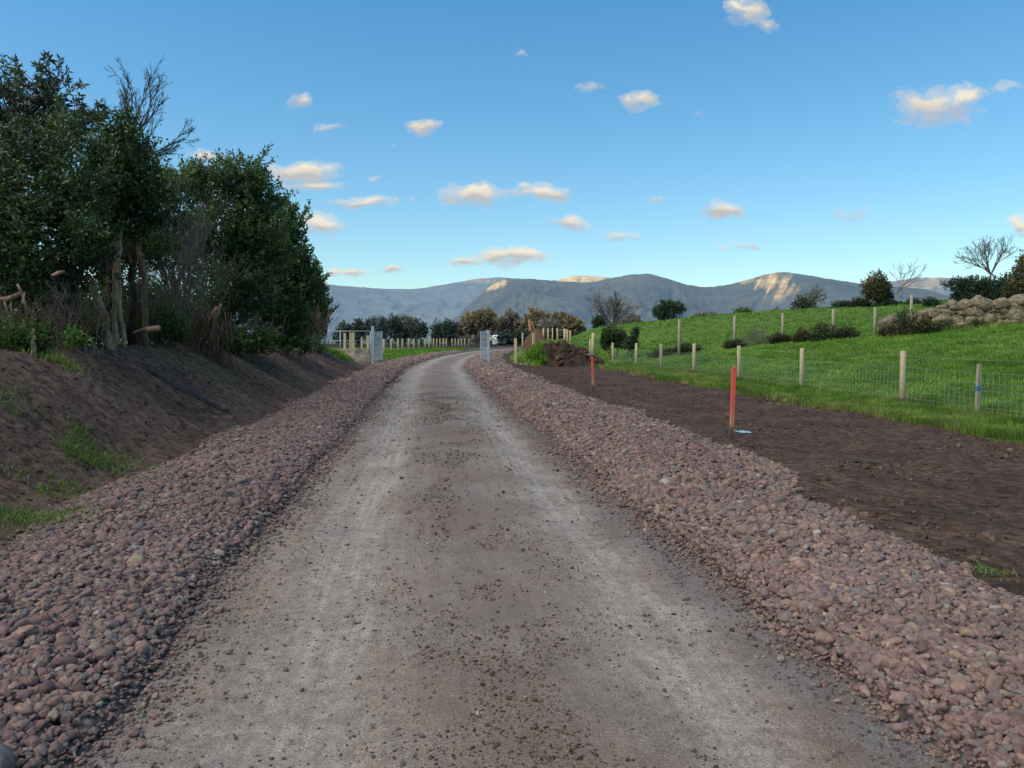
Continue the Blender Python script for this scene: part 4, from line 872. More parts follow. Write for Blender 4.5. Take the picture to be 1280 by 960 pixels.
# grey spreading bare tree with ivy
b0 = gp(765, 96); o = empty('bare_tree', b0); tag(o, 'wide grey leafless tree rising over the field crest', 'tree'); mb = MB()
top = W(765, 382, 96)-b0
for k in range(15):
    a = random.uniform(-1, 1); twigs(mb, Vector((random.uniform(-.3, .3), 0, -.1)), Vector((a*3.0, random.uniform(-1.5, 1.5), 3.4)), random.uniform(1.7, 2.4), .10, 4, .55, 3, .05, 4, .66, .016)
mb.build('branches', B_GREY, o, True)
fartree('ivy_bush', 'dark bush at the foot of the wide grey leafless tree', 'bush', 748, 393, 10, 95, CON, 220, 8)
fartree('evergreen_tree', 'dark evergreen with a pointed top standing alone on the field crest', 'tree', 835, 368, 24, 88, CON, 620, 9, bot=406, shell=.3)
fartree('evergreen_shrub', 'small round green bush on the field skyline', 'bush', 930, 384, 14, 92, HOLLY2, 320, 8, bot=402)
fartree('bronze_tree', 'bronze green spreading tree with bare arms on the field skyline', 'tree', 1003, 366, 19, 84, GORSE, 460, 8, bot=398, gap=.24)
b0 = gp(1022, 84); o = empty('bare_tree', b0); tag(o, 'bare grey wind-bent twigs reaching right beside the bronze spreading tree', 'tree'); mb = MB()
for k in range(10): twigs(mb, Vector((-1.4, 0, .3)), Vector((random.uniform(.8, 2.4), 0, 1.9)), 1.25, .06, 3, .45, 3, .02, 4, .66, .014)
mb.build('branches', B_GREY, o, True)
G3 = 'dark hedge on the skyline'
for px, top, hw, Y, lb in [(1056, 376, 16, 72, 'dark skyline hedge bush left of the tall bronze tree'), (1075, 372, 14, 70, 'dark skyline hedge bush touching the tall bronze tree'), (1118, 374, 14, 68, 'dark skyline hedge bush right of the tall bronze tree'), (1142, 371, 13, 66, 'dark skyline hedge bush behind the highest fence post'), (1166, 370, 12, 62, 'dark skyline hedge bush at the left end of the stone wall')]:
    fartree('skyline_bush', lb, 'bush', px, top, hw, Y, CON, 360, 8, group=G3, bot=392, shell=.2)
fartree('bronze_tree', 'tall bronze leaved conical tree on the skyline', 'tree', 1094, 332, 17, 68, CONB, 900, 9, bot=386, shell=.25, nb=9)
fartree('skyline_bush', 'dark evergreen at the right foot of the tall bronze tree', 'bush', 1106, 352, 13, 69, CON, 300, 8, bot=388)
b0 = gp(1140, 66); o = empty('bare_tree', b0); tag(o, 'thin leaning bare sapling right of the tall bronze tree', 'tree'); mb = MB()
for k in range(5): twigs(mb, Vector((-1.4, 0, .8)), Vector((random.uniform(.3, 1.6), 0, 2)), 1.4, .035, 3, .4, 3, .05, 4, .66, .009)
mb.build('branches', B_GREY, o, True)
tree('pine_tree', 'low dark flat spreading pine above the stone wall', 'tree', gp(1222, 56), [PB(1196, 356, 56, 16, 9), PB(1215, 360, 56, 22, 14), PB(1240, 362, 56, 18, 15), PB(1258, 356, 56, 10, 14), PB(1225, 375, 56, 34, 12), PB(1205, 372, 56, 16, 8)], 1500, 10, .14, CON, B_DARK, trunks=2, tr=.08, gap=.14, cl=.2, shell=.2)
b0 = gp(1234, 60); o = empty('bare_tree', b0); tag(o, 'fine branched leafless tree behind the spreading pine', 'tree'); mb = MB()
limb(mb, (0, 0, -.2), (.1, 0, 2.4), .10, .06, 6, .03)
for k in range(11): twigs(mb, Vector((.1, 0, 2.2)), Vector((random.uniform(-1.5, 1.2), random.uniform(-.8, .8), 1.5)), 1.35, .045, 4, .42, 3, .05, 4, .64, .009)
mb.build('branches', B_GREY, o, True)
tree('gorse_bush', 'tall ochre and green gorse at the right edge of the picture', 'bush', gp(1282, 44), [PB(1284, 340, 44, 16, 22), PB(1278, 362, 44, 20, 18), PB(1300, 350, 44, 26, 40), PB(1275, 385, 44, 22, 14)], 1500, 9, .13, CONB, B_DARK, trunks=3, tr=.05, gap=.18, cl=.16, shell=.2)
tree('gorse_bush', 'dark green bush at the right end of the stone wall', 'bush', gp(1270, 44.5), [PB(1268, 374, 44.5, 16, 12), PB(1288, 376, 44.5, 20, 14)], 600, 9, .12, GORSE, B_DARK, trunks=3, tr=.04, gap=.15, cl=.16, shell=.2)
# gorse and brambles along the upper fence
G4 = 'gorse and brambles along the old field bank'
gl = [(1138, 400, 26, 17, 'dark round gorse at the left end of the stone wall', GORSE), (1160, 412, 18, 9, 'low gorse in front of the stone wall end', GORSE), (1112, 414, 14, 7, 'brownish brambles left of the round gorse', CONB), (1058, 420, 15, 9, 'dark gorse in the middle of the bank', GORSE), (1030, 416, 22, 14, 'dark gorse with taller shoots near the middle of the bank', GORSE), (1002, 416, 10, 11, 'ochre tipped gorse right of the second upper fence post', CONB), (975, 424, 16, 7, 'low dark brambles under the third upper fence post', GORSE), (945, 421, 20, 15, 'dark brown rounded bramble heap', PINK), (918, 427, 14, 6, 'low dark brambles under the second upper fence post', GORSE), (860, 432, 20, 7, 'low dark growth under the first upper fence post', GORSE), (830, 436, 20, 6, 'low dark growth at the left end of the old bank', GORSE)]
for px, py, hw, hh, lb, mt_ in gl:
    hh = hh*(.8 if px < 1120 else .95)
    xg = 0
    for Yt in np.arange(36, 52, .25):
        x_, y_, z_ = ray(px, py); X_ = x_/y_*Yt
        if Yt >= hedgeY(X_)-.8: break
    g = gp(px, Yt); gy = 422+(CAMH-g.z)/Yt*F
    tree('gorse_bush' if mt_ is not PINK else 'bramble_heap', lb, 'bush', g, [PB(px, gy-hh*.7, Yt, hw*.8, hh), PB(px-hw*.5, gy-hh*.4, Yt, hw*.5, hh*.7), PB(px+hw*.5, gy-hh*.45, Yt, hw*.5, hh*.75), PB(px+random.uniform(-.3, .3)*hw, gy-hh*1.3, Yt, hw*.3, hh*.6)], 420, 8, .10, mt_, B_TWIG, trunks=4, tr=.025, gap=.15, group=G4, cl=.12, shell=.15, twn=50, asp=.25 if mt_ is not PINK else .06)
# dark hollies at the corner of the fence
tree('holly_bush', 'dark holly bush behind the far end of the wire fence', 'bush', gp(768, 53), [PB(764, 418, 53, 11, 12), PB(774, 424, 53, 10, 12), PB(757, 427, 53, 6, 10)], 700, 9, .12, HOLLY, B_DARK, trunks=3, tr=.05, gap=.16, cl=.15, shell=.2)
tree('holly_bush', 'smaller dark holly bush just right of the other at the fence end', 'bush', gp(791, 51), [PB(791, 426, 51, 6, 10), PB(795, 415, 51, 3, 6), PB(785, 430, 51, 6, 8)], 300, 9, .12, HOLLY, B_DARK, trunks=2, tr=.04, gap=.16, cl=.14, shell=.2)
# ------------------------------------------------------------------ dry stone wall
MAT_ROCK = M('lichen_rock', (.075, .056, .036), (.23, .17, .10), 2.0, .9, c3=(.28, .23, .14), fine=7, bmp=1, bdist=.09)
ws = gp(1118, 42.5); sw = empty('stone_wall', ws); tag(sw, 'tumbled wall of big lichen covered boulders along the top of the pasture', 'stone wall')
def rockmesh(r, sq, seed):
    bm = bmesh.new(); bmesh.ops.create_icosphere(bm, subdivisions=3, radius=1)
    V = np.array([v.co for v in bm.verts]); Fc = [[v.index for v in f.verts] for f in bm.faces]; bm.free()
    V = np.sign(V)*np.abs(V)**.72
    V *= (1+.45*fbm(V[:, 0]*1.1+seed*9, V[:, 1]*1.1+V[:, 2]*.9, seed, 3)+.12*fbm(V[:, 0]*3+seed, V[:, 2]*3, seed+3, 2))[:, None]
    return V*np.array([r, r*.8, r*sq]), Fc
cnt = 0
for px in np.arange(1114, 1296, 9.5):
    t_ = (px-1114)/148; Y = 43.2-1.4*t_; g = gp(px, Y)
    for lay in range(4 if px > 1170 else 3 if px > 1130 else 2):
        r = random.uniform(.24, .56)*(1.15 if lay == 0 else 1); sq = random.uniform(.5, .8)
        Vv, Fc = rockmesh(r, sq, random.randint(0, 9999))
        a = random.uniform(-.5, .5); ca, sa = math.cos(a), math.sin(a); Vv = Vv @ np.array([[ca, 0, sa], [0, 1, 0], [-sa, 0, ca]])
        c = g+Vector((random.uniform(-.15, .15)+lay*.12, random.uniform(-.15, .2), .16+lay*.40+random.uniform(-.06, .06)))-ws
        ro = mesh_np('boulder', Vv+np.array(c), Fc, MAT_ROCK, sw, True); cnt += 1
xx = []; yy = []
for px in np.linspace(1110, 1268, 90):
    g = gp(px, 42.4-1.4*(px-1114)/148-random.uniform(.2, .7)); xx.append(g.x); yy.append(g.y)
blades('wall_foot_grass', np.array(xx), np.array(yy), .30+0*np.array(xx), MAT_TUS, 'long tan and green grass growing along the foot of the stone wall', 'grass', per=22, spread=.22, wid=.003, lean=.8)
for px, Y, lb in ((1152, 41.9, 'small dark bush in front of the left part of the stone wall'), (1178, 41.4, 'low dark fern clump at the foot of the middle of the stone wall'), (1222, 40.9, 'low dark growth at the foot of the right part of the stone wall')):
    g = gp(px, Y); gy = 422+(CAMH-g.z)/Y*F
    tree('bramble_heap', lb, 'bush', g, [PB(px, gy-4, Y, 9, 6), PB(px+6, gy-2, Y, 6, 4)], 160, 8, .09, GORSE, B_TWIG, trunks=3, tr=.02, gap=.15, cl=.1, shell=.15, twn=30)
# ------------------------------------------------------------------ fences
WOOD = M('pale_fence_wood', (.36, .27, .15), (.52, .42, .26), 3, .85, fine=60, stretch=(6, 6, .6), bmp=.3)
WOODN = M('new_fence_wood', (.42, .31, .14), (.60, .46, .24), 3, .85, fine=60, stretch=(6, 6, .6), bmp=.3)
WOODG = M('weathered_post', (.24, .20, .14), (.38, .32, .23), 3, .9, fine=60, stretch=(6, 6, .6), bmp=.4)
WIRE = M('galvanised_wire', (.22, .24, .22), (.36, .38, .36), 8, .6, metal=.3, bmp=0)
def post(parent, loc, h, r, mat, square=False, lean=(0, 0), name='post', below=.25):
    mb = MB()
    top = Vector((lean[0]*h, lean[1]*h, h))
    if square: mb.box((0, 0, (h-below)/2), (r*1.9, r*1.5, h+below), Euler((0, 0, random.uniform(-.3, .3))), .006)
    else: mb.tube([(0, 0, -below), tuple(top*.5), tuple(top-Vector((0, 0, .012))), tuple(top)], [r*1.05, r, r*.96, r*.82], 14)
    o = mb.build(name, mat, parent, smooth=not square); o.location = Vector(loc)-(parent.location if parent else Vector())
    if parent is None: pass
    return o
def wires(parent, P, heights, rad, vstep=0, name='wire_netting', mat=WIRE, vtop=None):
    mb = MB(); o0 = parent.location
    for a, b in zip(P[:-1], P[1:]):
        a, b = Vector(a), Vector(b); L_ = (b-a).length
        for h in heights:
            sg = random.uniform(.0, .018); pts = [a.lerp(b, t)+Vector((0, 0, h-sg*math.sin(math.pi*t)*2))-o0 for t in (0, .25, .5, .75, 1)]
            mb.tube(pts, rad, 4, cap=False)
        if vstep:
            k = int(L_/vstep); hs = [h for h in heights if h <= (vtop or 9)]
            for i in range(1, k):
                q = a.lerp(b, i/k)-o0; j = random.gauss(0, .008); mb.tube([q+Vector((j, 0, hs[0])), q+Vector((-j, 0, hs[-1]-.01))], rad*.8, 3, cap=False)
    return mb.build(name, mat, parent)
D_ = [9.5, 12.6, 18.3, 23.4, 28.3, 33.3, 38.2, 43.1, 48.8]
fr = empty('stock_fence', (fx(18.3), 18.3, hz(fx(18.3), 18.3))); tag(fr, 'near pasture fence of round pale posts with square wire netting', 'fence')
Pf = []
for i, y_ in enumerate(D_):
    x_ = float(fx(y_)); p = Vector((x_, y_, hz(x_, y_))); Pf.append(p)
    post(fr, p, 1.30 if i != 6 else 1.32, .068 if i < 5 else .075, WOOD if i != 7-1 else WOODG, lean=(random.uniform(-.02, .02), random.uniform(-.02, .02)))
wires(fr, [p+Vector((-.08, 0, 0)) for p in Pf], [.06, .22, .38, .55, .72, .92, 1.18], .0026, .16, vtop=1.0)
# short grey stake tied to the near fence
sp_ = Vector((float(fx(15.6))-.1, 15.6, 0)); sp_.z = hz(sp_.x, sp_.y)
so_ = empty('fence_stake', sp_); tag(so_, 'short split grey stake with a blue paint mark between the round posts', 'stake')
mb = MB(); mb.box((0, 0, .42), (.085, .06, 1.34), Euler((0, .02, .2)), .008, .92); mb.build('stake', WOODG, so_)
mb = MB(); mb.box((0, -.002, .60), (.0885, .066, .10), Euler((0, .02, .2)), .008); mb.build('paint_mark', M('blue_paint', (.03, .10, .22), (.05, .2, .34), 20, .7, bmp=0), so_)
# upper fence of plain posts
uf = empty('field_fence', gp(978, 45)); tag(uf, 'upper fence of weathered posts across the pasture with a single wire', 'fence')
Pu = []
for px, Y, h in ((849, 46.8, 1.6), (918, 45.8, 1.6), (978, 45, 1.5), (1041, 44, 1.5), (1093, 43.2, 1.5), (1138, 42.6, 1.3), (1175, 44.6, .7)):
    yb = {849: 432, 918: 428, 978: 420, 1041: 418, 1093: 417, 1138: 400, 1175: 392}[px]
    g = gp(px, Y); Pu.append(g); ytop = {849: 399, 918: 395, 978: 392, 1041: 386, 1093: 384, 1138: 369, 1175: 374}[px]
    h = W(px, ytop, Y).z-g.z
    if px < 1170: post(uf, g, h, .085, WOODG)
wires(uf, Pu[:6], [.9, 1.25], .004)
# fence round the far side of the left field
lf = empty('post_and_wire_fence', gp(489, 84)); tag(lf, 'row of many new pale posts following the track beyond the left gate', 'fence'); Pl = []
pxs = [480, 489, 497.5, 503, 510.6, 517.5, 524, 531.6, 536.6, 542, 546, 550, 554, 558, 565, 569, 573, 577, 581, 586]
for i, px in enumerate(pxs):
    Y = np.interp(px, [480, 489, 554, 586], [74, 82, 118, 128]); g = gp(px, Y); x_ = float(footL(np.array([Y]))[0])-1.0; g = Vector((min(g.x, x_), Y, 0)); g.z = hz(g.x, g.y); Pl.append(g)
    post(lf, g, 1.35, .09, WOODN)
wires(lf, Pl, [.3, .6, .9, 1.2], .008)
pf = empty('mesh_fence', gp(600, 150)); tag(pf, 'grey wire mesh fence closing the view beyond the bend', 'fence')
Pm = [gp(px, 150) for px in (560, 575, 590, 605, 620)]
for g in Pm: post(pf, g, 1.9, .04, WIRE)
wires(pf, Pm, [.2, .5, .8, 1.1, 1.4, 1.7, 1.88], .012, .5)
rf = empty('post_and_wire_fence', gp(690, 62)); tag(rf, 'broken line of pale posts on the green mound behind the soil heap', 'fence'); Pr = []
for px, Y, yt in ((653, 72, 416), (679, 62, 414), (685, 62, 414), (691, 60, 414), (697, 60, 415), (706, 58, 413), (709.5, 57, 413), (713, 57, 413), (738, 55, 424), (741, 51, 416)):
    g = gp(px, Y); Pr.append(g); post(rf, g, max(1.0, W(px, yt, Y).z-g.z), .07 if px not in (741, 706) else .11, WOODN, lean=(random.uniform(-.03, .03), 0))
wires(rf, Pr, [.5, .9], .006)
for px, Y, yt, lb in ((644.5, 46, 423, 'square new timber post just right of the right gate'), (671, 45.2, 431, 'short new timber post leaning on the grassy heap'), (667, 47, 416, 'tall new timber post in front of the digger bucket')):
    g = gp(px, Y); o = post(None, g, W(px, yt, Y).z-g.z, .085, WOODN, square=True, name='timber_post'); o.location = g; tag(o, lb, 'post', 'loose posts by the gate')
g = gp(693, 50); mb = MB(); h = W(693, 407, 50).z-g.z; mb.tube([(0, 0, -.1), (0, 0, h-.06), (0, 0, h-.05), (0, 0, h)], [.09, .09, .105, .105], 16)
o = mb.build('vent_pipe', M('black_plastic_pipe', (.012, .012, .013), (.025, .025, .026), 6, .45, bmp=0), None, True); o.location = g; tag(o, 'upright black plastic pipe standing above the soil heap', 'pipe')
# ------------------------------------------------------------------ gates
GALV = M('galvanised_steel', (.30, .34, .36), (.44, .48, .50), 3, .45, fine=30, metal=.35, bmp=0)
def gate(label, hinge, far, ph, lh, pname='security_gate'):
    hinge, far = Vector(hinge), Vector(far); o = empty(pname, hinge); tag(o, label, 'gate', 'pair of open site gates')
    mb = MB(); mb.box((0, 0, ph/2-.1), (.16, .16, ph+.2), None, .01); mb.box((0, 0, ph+.012), (.18, .18, .02), None, .004); mb.build('gate_post', GALV, o)
    d_ = far-hinge; L_ = Vector((d_.x, d_.y, 0)).length; a = math.atan2(d_.y, d_.x); rot = Euler((0, 0, a)); M_ = rot.to_matrix()
    z0 = .12
    for s in (.16, L_): mb = MB(); mb.box(M_ @ Vector((s, 0, z0+(lh-z0)/2)), (.09, .07, lh-z0), rot, .008); mb.build('upright', GALV, o)
    for k in range(6):
        z_ = z0+.05+(lh-z0-.1)*k/5; mb = MB(); mb.box(M_ @ Vector(((L_+.16)/2, 0, z_)), (L_-.26, .045, .05), rot, .006); mb.build('rail', GALV, o)
    mb = MB(); nb = 26
    for k in range(nb):
        mb.box(M_ @ Vector((.25+(L_-.36)*k/(nb-1), .03, z0+(lh-z0)/2)), (.012, .008, lh-z0-.06), rot)
    mb.build('infill_bars', GALV, o)
    for z_ in (.5, lh-.35): mb = MB(); mb.tube([(M_ @ Vector((.03, 0, z_-.06))), (M_ @ Vector((.03, 0, z_+.06)))], .03, 8); mb.box(M_ @ Vector((.09, 0, z_)), (.12, .05, .04), rot); mb.build('hinge', GALV, o)
    mb = MB(); mb.box((M_ @ Vector((L_-.14, -.05, lh*.5))), (.16, .05, .12), rot, .01); mb.build('latch', GALV, o)
    return o
hl = gp(466, 44); hl.z = hz(hl.x, hl.y); fl_ = gp(477.5, 47.2)
gate('left open gate leaf of pale grey steel swung back beside the track', hl, fl_, W(466, 408, 44).z-hl.z, W(477, 414, 47.2).z-hl.z)
hr = gp(610.5, 44); frr = gp(601, 47.4)
gate('right open gate leaf of pale grey steel swung back beside the track', hr, frr, W(610, 413, 44).z-hr.z, W(601, 414, 47.4).z-hr.z)
# rail fence left of the gate
hb = gp(463, 43.6); tb_ = empty('rail_hurdle', hb); tag(tb_, 'long galvanised tubular hurdle running left from the gate post', 'hurdle')
top = W(463, 414, 43.6).z-hb.z; xl = W(398, 414, 43.6).x-hb.x
for nm, pts in (('top_rail', [(xl, 0, top), (0, 0, top)]), ('upright', [(0, 0, .05), (0, 0, top)]), ('upright', [(xl*.58, 0, .3), (xl*.58, 0, top)]), ('rail', [(xl, 0, top*.72), (0, 0, top*.72)]), ('rail', [(xl, 0, top*.45), (0, 0, top*.45)]), ('rail', [(xl, 0, top*.2), (0, 0, top*.2)])):
    mb = MB(); mb.tube(pts, .024 if nm != 'rail' else .012, 8); mb.build(nm, GALV, tb_, True)
# timber and rubble behind it
for k, (px, yt, wpx, lb) in enumerate(((431, 416, 3, 'new yellow timber post leftmost behind the hurdle'), (440, 415, 6, 'broad stack of upright yellow planks behind the hurdle'), (452, 421, 2, 'thin short timber post behind the hurdle'), (460, 419, 3, 'timber post behind the hurdle close to the gate post'))):
    g = gp(px, 56); h = W(px, yt, 56).z-g.z; o = empty('timber_post' if k != 1 else 'plank_stack', g); tag(o, lb, 'timber', 'timber behind the hurdle')
    wm = wpx*56/F; n_ = 1 if k != 1 else 4
    for j in range(n_):
        mb = MB(); mb.box(((j-(n_-1)/2)*wm/n_*1.05, random.uniform(-.04, .04), h/2), (wm/n_*.98, .12, h*random.uniform(.93, 1)), Euler((0, random.uniform(-.02, .02), 0)), .008); mb.build('plank', WOODN, o)
def heap(name, label, cat, c, rx, ry, h, mat, seed, sub=6, rough=.35, parent=None):
    n = 72; t = np.linspace(0, 2*np.pi, n, endpoint=False); rr = np.linspace(0, 1, 26)
    Rr, T = np.meshgrid(rr, t); lump = 1+.22*fbm(np.cos(T)*1.5+seed, np.sin(T)*1.5, seed, 3)
    X = np.cos(T)*Rr*rx*lump; Y = np.sin(T)*Rr*ry*lump
    Z = h*(1-Rr**2.6)**.9*(.9+rough*1.6*fbm(X*1.9+seed, Y*1.9, seed+1, 4))+fbm(X*5+seed, Y*5, seed+2, 4)*.34*np.sin(np.pi*np.clip(Rr+.1, 0, 1))*min(1, h)
    base = H(c[0]+X, c[1]+Y)-c[2]; Z = base-.06+np.minimum(np.maximum(Z, 0), h*(.86+.2*fbm(X*1.3+seed, Y*1.3, seed+6, 3)))
    V = np.stack([X, Y, Z], -1).reshape(-1, 3); m_ = len(rr)
    Fc = []
    for i in range(n):
        for j in range(m_-1):
            a, b_ = i*m_+j, ((i+1) % n)*m_+j; Fc.append((a, a+1, b_+1, b_))
    o = mesh_np(name, V, Fc, mat, None, True); o.location = c; tag(o, label, cat); return o
MAT_RUB = M('sandy_rubble', (.12, .085, .06), (.26, .20, .15), 5, .95, fine=22, bmp=1, bdist=.05)
heap('rubble_heap', 'sandy heap of rubble behind the hurdle', 'heap', gp(447, 52), 1.6, 1.2, .85, MAT_RUB, 3)
heap('rubble_heap', 'pale slab-like heap of stones low in front of the rubble', 'heap', gp(447, 47.5), 1.3, .6, .45, MAT_RUB, 9)
heap('soil_heap', 'dark dug earth heap at the end of the topsoil strip', 'heap', gp(702, 44.6), 1.75, 1.1, 1.55, MAT_SOIL, 5, rough=.5)
heap('soil_heap', 'low dark earth spill reaching right from the main heap', 'heap', gp(728, 45), 1.5, .9, .75, MAT_SOIL, 14, rough=.5)
hs_ = heap('grassy_heap', 'heap of grassy turf sods beside the right gate', 'heap', gp(674, 44.4), .95, .8, 1.15, MAT_GG, 21)
def on_heap(n, o_, rx, ry, name, label):
    me = o_.data; idx = RNG.integers(0, len(me.vertices), n); P = np.array([me.vertices[int(i)].co for i in idx])+np.array(o_.location)+RNG.normal(0, .04, (n, 3))
    r = np.clip(RNG.lognormal(-2.9, .5, n), .02, .16); return clods(name, P, r, MAT_CLOD, label, 'soil', flat=.8)
for o_ in [q for q in COL.objects if q.name.startswith('soil_heap')]: on_heap(260 if 'main' not in o_['label'] else 420, o_, 1, 1, 'heap_clods', 'earth lumps rolled over the dug heap')
n = 260; a = RNG.uniform(0, 6.28, n); rr = np.sqrt(RNG.random(n))*.95; xx = hs_.location.x+np.cos(a)*rr*.95+.1; yy = hs_.location.y+np.sin(a)*rr*.8
zz = H(xx, yy)+1.15*(1-rr**2)**.85
g_ = blades('turf_grass', xx, yy, .30+0*xx, MAT_GRASS, None, None, per=16, spread=.05, wid=.004, z=zz, lean=1.0, kind=None)
g_.parent = hs_; g_.matrix_parent_inverse = Matrix.Translation(-Vector(hs_.location))
# little rocks by the heap
for k, (px, Y, r, lb) in enumerate(((652, 43.2, .16, 'pale tan rock at the foot of the turf heap'), (659, 42.8, .12, 'small pale rock right of the tan rock'), (646, 43.4, .10, 'smallest pale rock beside the square timber post'), (472, 42.6, .15, 'pale flat rock at the foot of the left gate post'), (431, 40.5, .2, 'grey rock at the grassy end of the bank'), (56+374, 38.4, .14, 'small grey rock just in front of the larger one at the end of the bank'))):
    g = gp(px, Y); Vv, Fc = rockmesh(r, .6, 50+k); o = mesh_np('rock', Vv, Fc, MAT_ROCK, None, True); o.location = g+Vector((0, 0, r*.3)); tag(o, lb, 'rock')
hh_ = [q for q in COL.objects if q.name.startswith('soil_heap') and 'spill' in q['label']][0]; tv = max(hh_.data.vertices, key=lambda v_: v_.co.z-.4*abs(v_.co.x-.3)); g = Vector(hh_.location)+tv.co; Vv, Fc = rockmesh(.2, .35, 77); o = mesh_np('rock', Vv, Fc, M('white_stone', (.5, .5, .48), (.7, .7, .68), 4, .8), None, True); o.location = g+Vector((0, 0, .03)); tag(o, 'whitish flat stone resting on the low earth spill', 'rock')
# ------------------------------------------------------------------ digger bucket and arm
RUST = M('rusty_brown_steel', (.12, .055, .03), (.26, .13, .07), 4, .8, fine=25, bmp=.4); ORG = M('faded_orange_paint', (.40, .17, .07), (.55, .27, .13), 5, .6, fine=30, bmp=0)
Yb = 52.0; g = gp(664, Yb); k_ = Yb/F; o = empty('digger_bucket', g); tag(o, 'rusty brown digger bucket held up on a faded orange arm behind the turf heap', 'digger bucket')
def PZ(px, py): return ((px-664)*k_, CAMH+(422-py)*k_-g.z)
prof = [PZ(*q) for q in ((652, 437), (655, 428), (660, 421), (664, 416), (669, 411), (674, 412), (678, 417), (679.5, 423), (678, 430), (674, 434), (668, 437))]
def extrude(mb, prof, y0, y1):
    n = len(prof); vs = [(x, y0, z) for x, z in prof]+[(x, y1, z) for x, z in prof]
    mb.add(vs, [tuple(range(n))[::-1] if False else tuple(range(n)), tuple(range(n, 2*n))[::-1]]+[(i, i+n, (i+1) % n+n, (i+1) % n) for i in range(n)])
mb = MB(); n = len(prof)
# open shell: back plate and two cheeks
for i in range(n-1):
    (x0, z0), (x1, z1) = prof[i], prof[i+1]; c = ((x0+x1)/2, .45, (z0+z1)/2); mb.box(c, (math.hypot(x1-x0, z1-z0)+.03, .9, .03), Euler((0, -math.atan2(z1-z0, x1-x0), 0)))
mb.build('bucket_shell', RUST, o)
for y_ in (0.0, .9): mb = MB(); extrude(mb, prof, y_-.02, y_+.02); mb.build('cheek_plate', RUST, o)
for i in range(4): x_, z_ = PZ(653, 438); mb = MB(); mb.box((x_-.02, .12+i*.22, z_), (.07, .08, .2), Euler((0, .5, 0)), .01, .5); mb.build('tooth', RUST, o)
for nm, a, b_, w_ in (('arm', PZ(661.5, 400), PZ(663, 413), .17), ('link', PZ(664.5, 402), PZ(668, 411), .08), ('linkage_plate', PZ(661, 413.5), PZ(667.5, 413.5), .09)):
    mb = MB(); dx, dz = b_[0]-a[0], b_[1]-a[1]; mb.box(((a[0]+b_[0])/2, .45, (a[1]+b_[1])/2), (math.hypot(dx, dz)+.08, .22, w_), Euler((0, -math.atan2(dz, dx), 0)), .02); mb.build(nm, ORG if nm != 'linkage_plate' else RUST, o)
# ------------------------------------------------------------------ stakes, rag, plastic
m, nt, b = nodes('red_painted_stake'); co = objco(nt); s_ = N(nt, 'ShaderNodeSeparateXYZ'); L(nt, co, s_.inputs[0])
f_ = math_(nt, 'ADD', s_.outputs[2], math_(nt, 'MULTIPLY', math_(nt, 'SUBTRACT', noise(nt, co, 9, 4), .5), .35))
c = ramp(nt, f_, [(.10, (.10, .05, .035)), (.28, (.50, .24, .12)), (.5, (.70, .12, .065)), (.8, (.76, .10, .06))])
c = mixc(nt, 1.0, c, ramp(nt, noise(nt, mapping(nt, co, (30, 30, 3)), 4, 4), [(.3, (.75,)*3), (.7, (1.2,)*3)]), 'MULTIPLY')
L(nt, c, b.inputs['Base Color']); b.inputs['Roughness'].default_value = .75; REDM = m
for (px, pyb, pyt, lb, ln_) in ((914, 550, 460, 'red painted wooden stake nearer the camera, beside the blue rag', .02), (741.5, 490, 447, 'red painted wooden stake farther off, near the earth heap', -.03)):
    p = hit(px, pyb); h = W(px, pyt, p.y).z-p.z; o = empty('marker_stake', p); tag(o, lb, 'stake', 'red marker stakes')
    mb = MB(); mb.box((ln_*h/2, 0, h/2-.1), (.062, .032, h+.2), Euler((0, ln_, .15)), .004); q = mb.build('stake', REDM, o)
    mb = MB(); pr = [(-.031, 0), (.031, 0), (-.01, .035)]; extrude(mb, pr, -.016, .016); q = mb.build('chipped_top', REDM, o); q.location = (ln_*h, 0, h-.004); q.rotation_euler = (0, ln_, .15); q.data.transform(Matrix.Translation((0, 0, .9))); q.location.z -= .9
def crumple(name, label, cat, c, lx, ly, hh, mat, ang=0, seed=1, nx=40, ny=16, bend=0):
    u, v = np.meshgrid(np.linspace(-1, 1, nx), np.linspace(-1, 1, ny)); ca, sa = math.cos(ang), math.sin(ang)
    e = 1+.25*fbm(u*3+seed, v*2, seed, 3)
    lx_, ly_ = u*lx*e, v*ly*e*(1-.25*u*u)*(1+.35*fbm(u*4+seed, u*0, seed+8, 2))+bend*(np.sin(u*2.6+.4)+.35*fbm(u*3+seed, u*0, seed+7, 2)); X = lx_*ca-ly_*sa; Y = lx_*sa+ly_*ca
    Z = H(c[0]+X, c[1]+Y)-c[2]+hh*(1-v**2)*(.6+.4*fbm(u*5+seed, v*3, seed+2, 3))+np.abs(fbm(u*9+seed, v*7, seed+4, 3))*hh*.9+.006
    V = np.stack([X, Y, Z], -1).reshape(-1, 3); i = np.arange(ny-1)[:, None]*nx+np.arange(nx-1)[None, :]
    o = mesh_np(name, V, np.stack([i, i+1, i+nx+1, i+nx], -1).reshape(-1, 4), mat, None, False); o.location = c; tag(o, label, cat); return o
BLK = M('black_plastic', (.006, .006, .007), (.014, .014, .015), 12, .62, bmp=.3)
a, b_ = hit(190, 466), hit(286, 519)
mid = (a+b_)/2; mid.z = hz(mid.x, mid.y)
crumple('plastic_strip', 'crumpled strip of shiny black plastic sheet lying down the bank', 'plastic sheet', mid, (b_-a).xy.length/2, .075, .05, BLK, math.atan2(b_.y-a.y, b_.x-a.x), 4, 110, 16, .07)
crumple('plastic_scrap', 'small scrap of black plastic on the topsoil strip', 'plastic scrap', hit(1084, 581), .14, .06, .03, BLK, .2, 8)
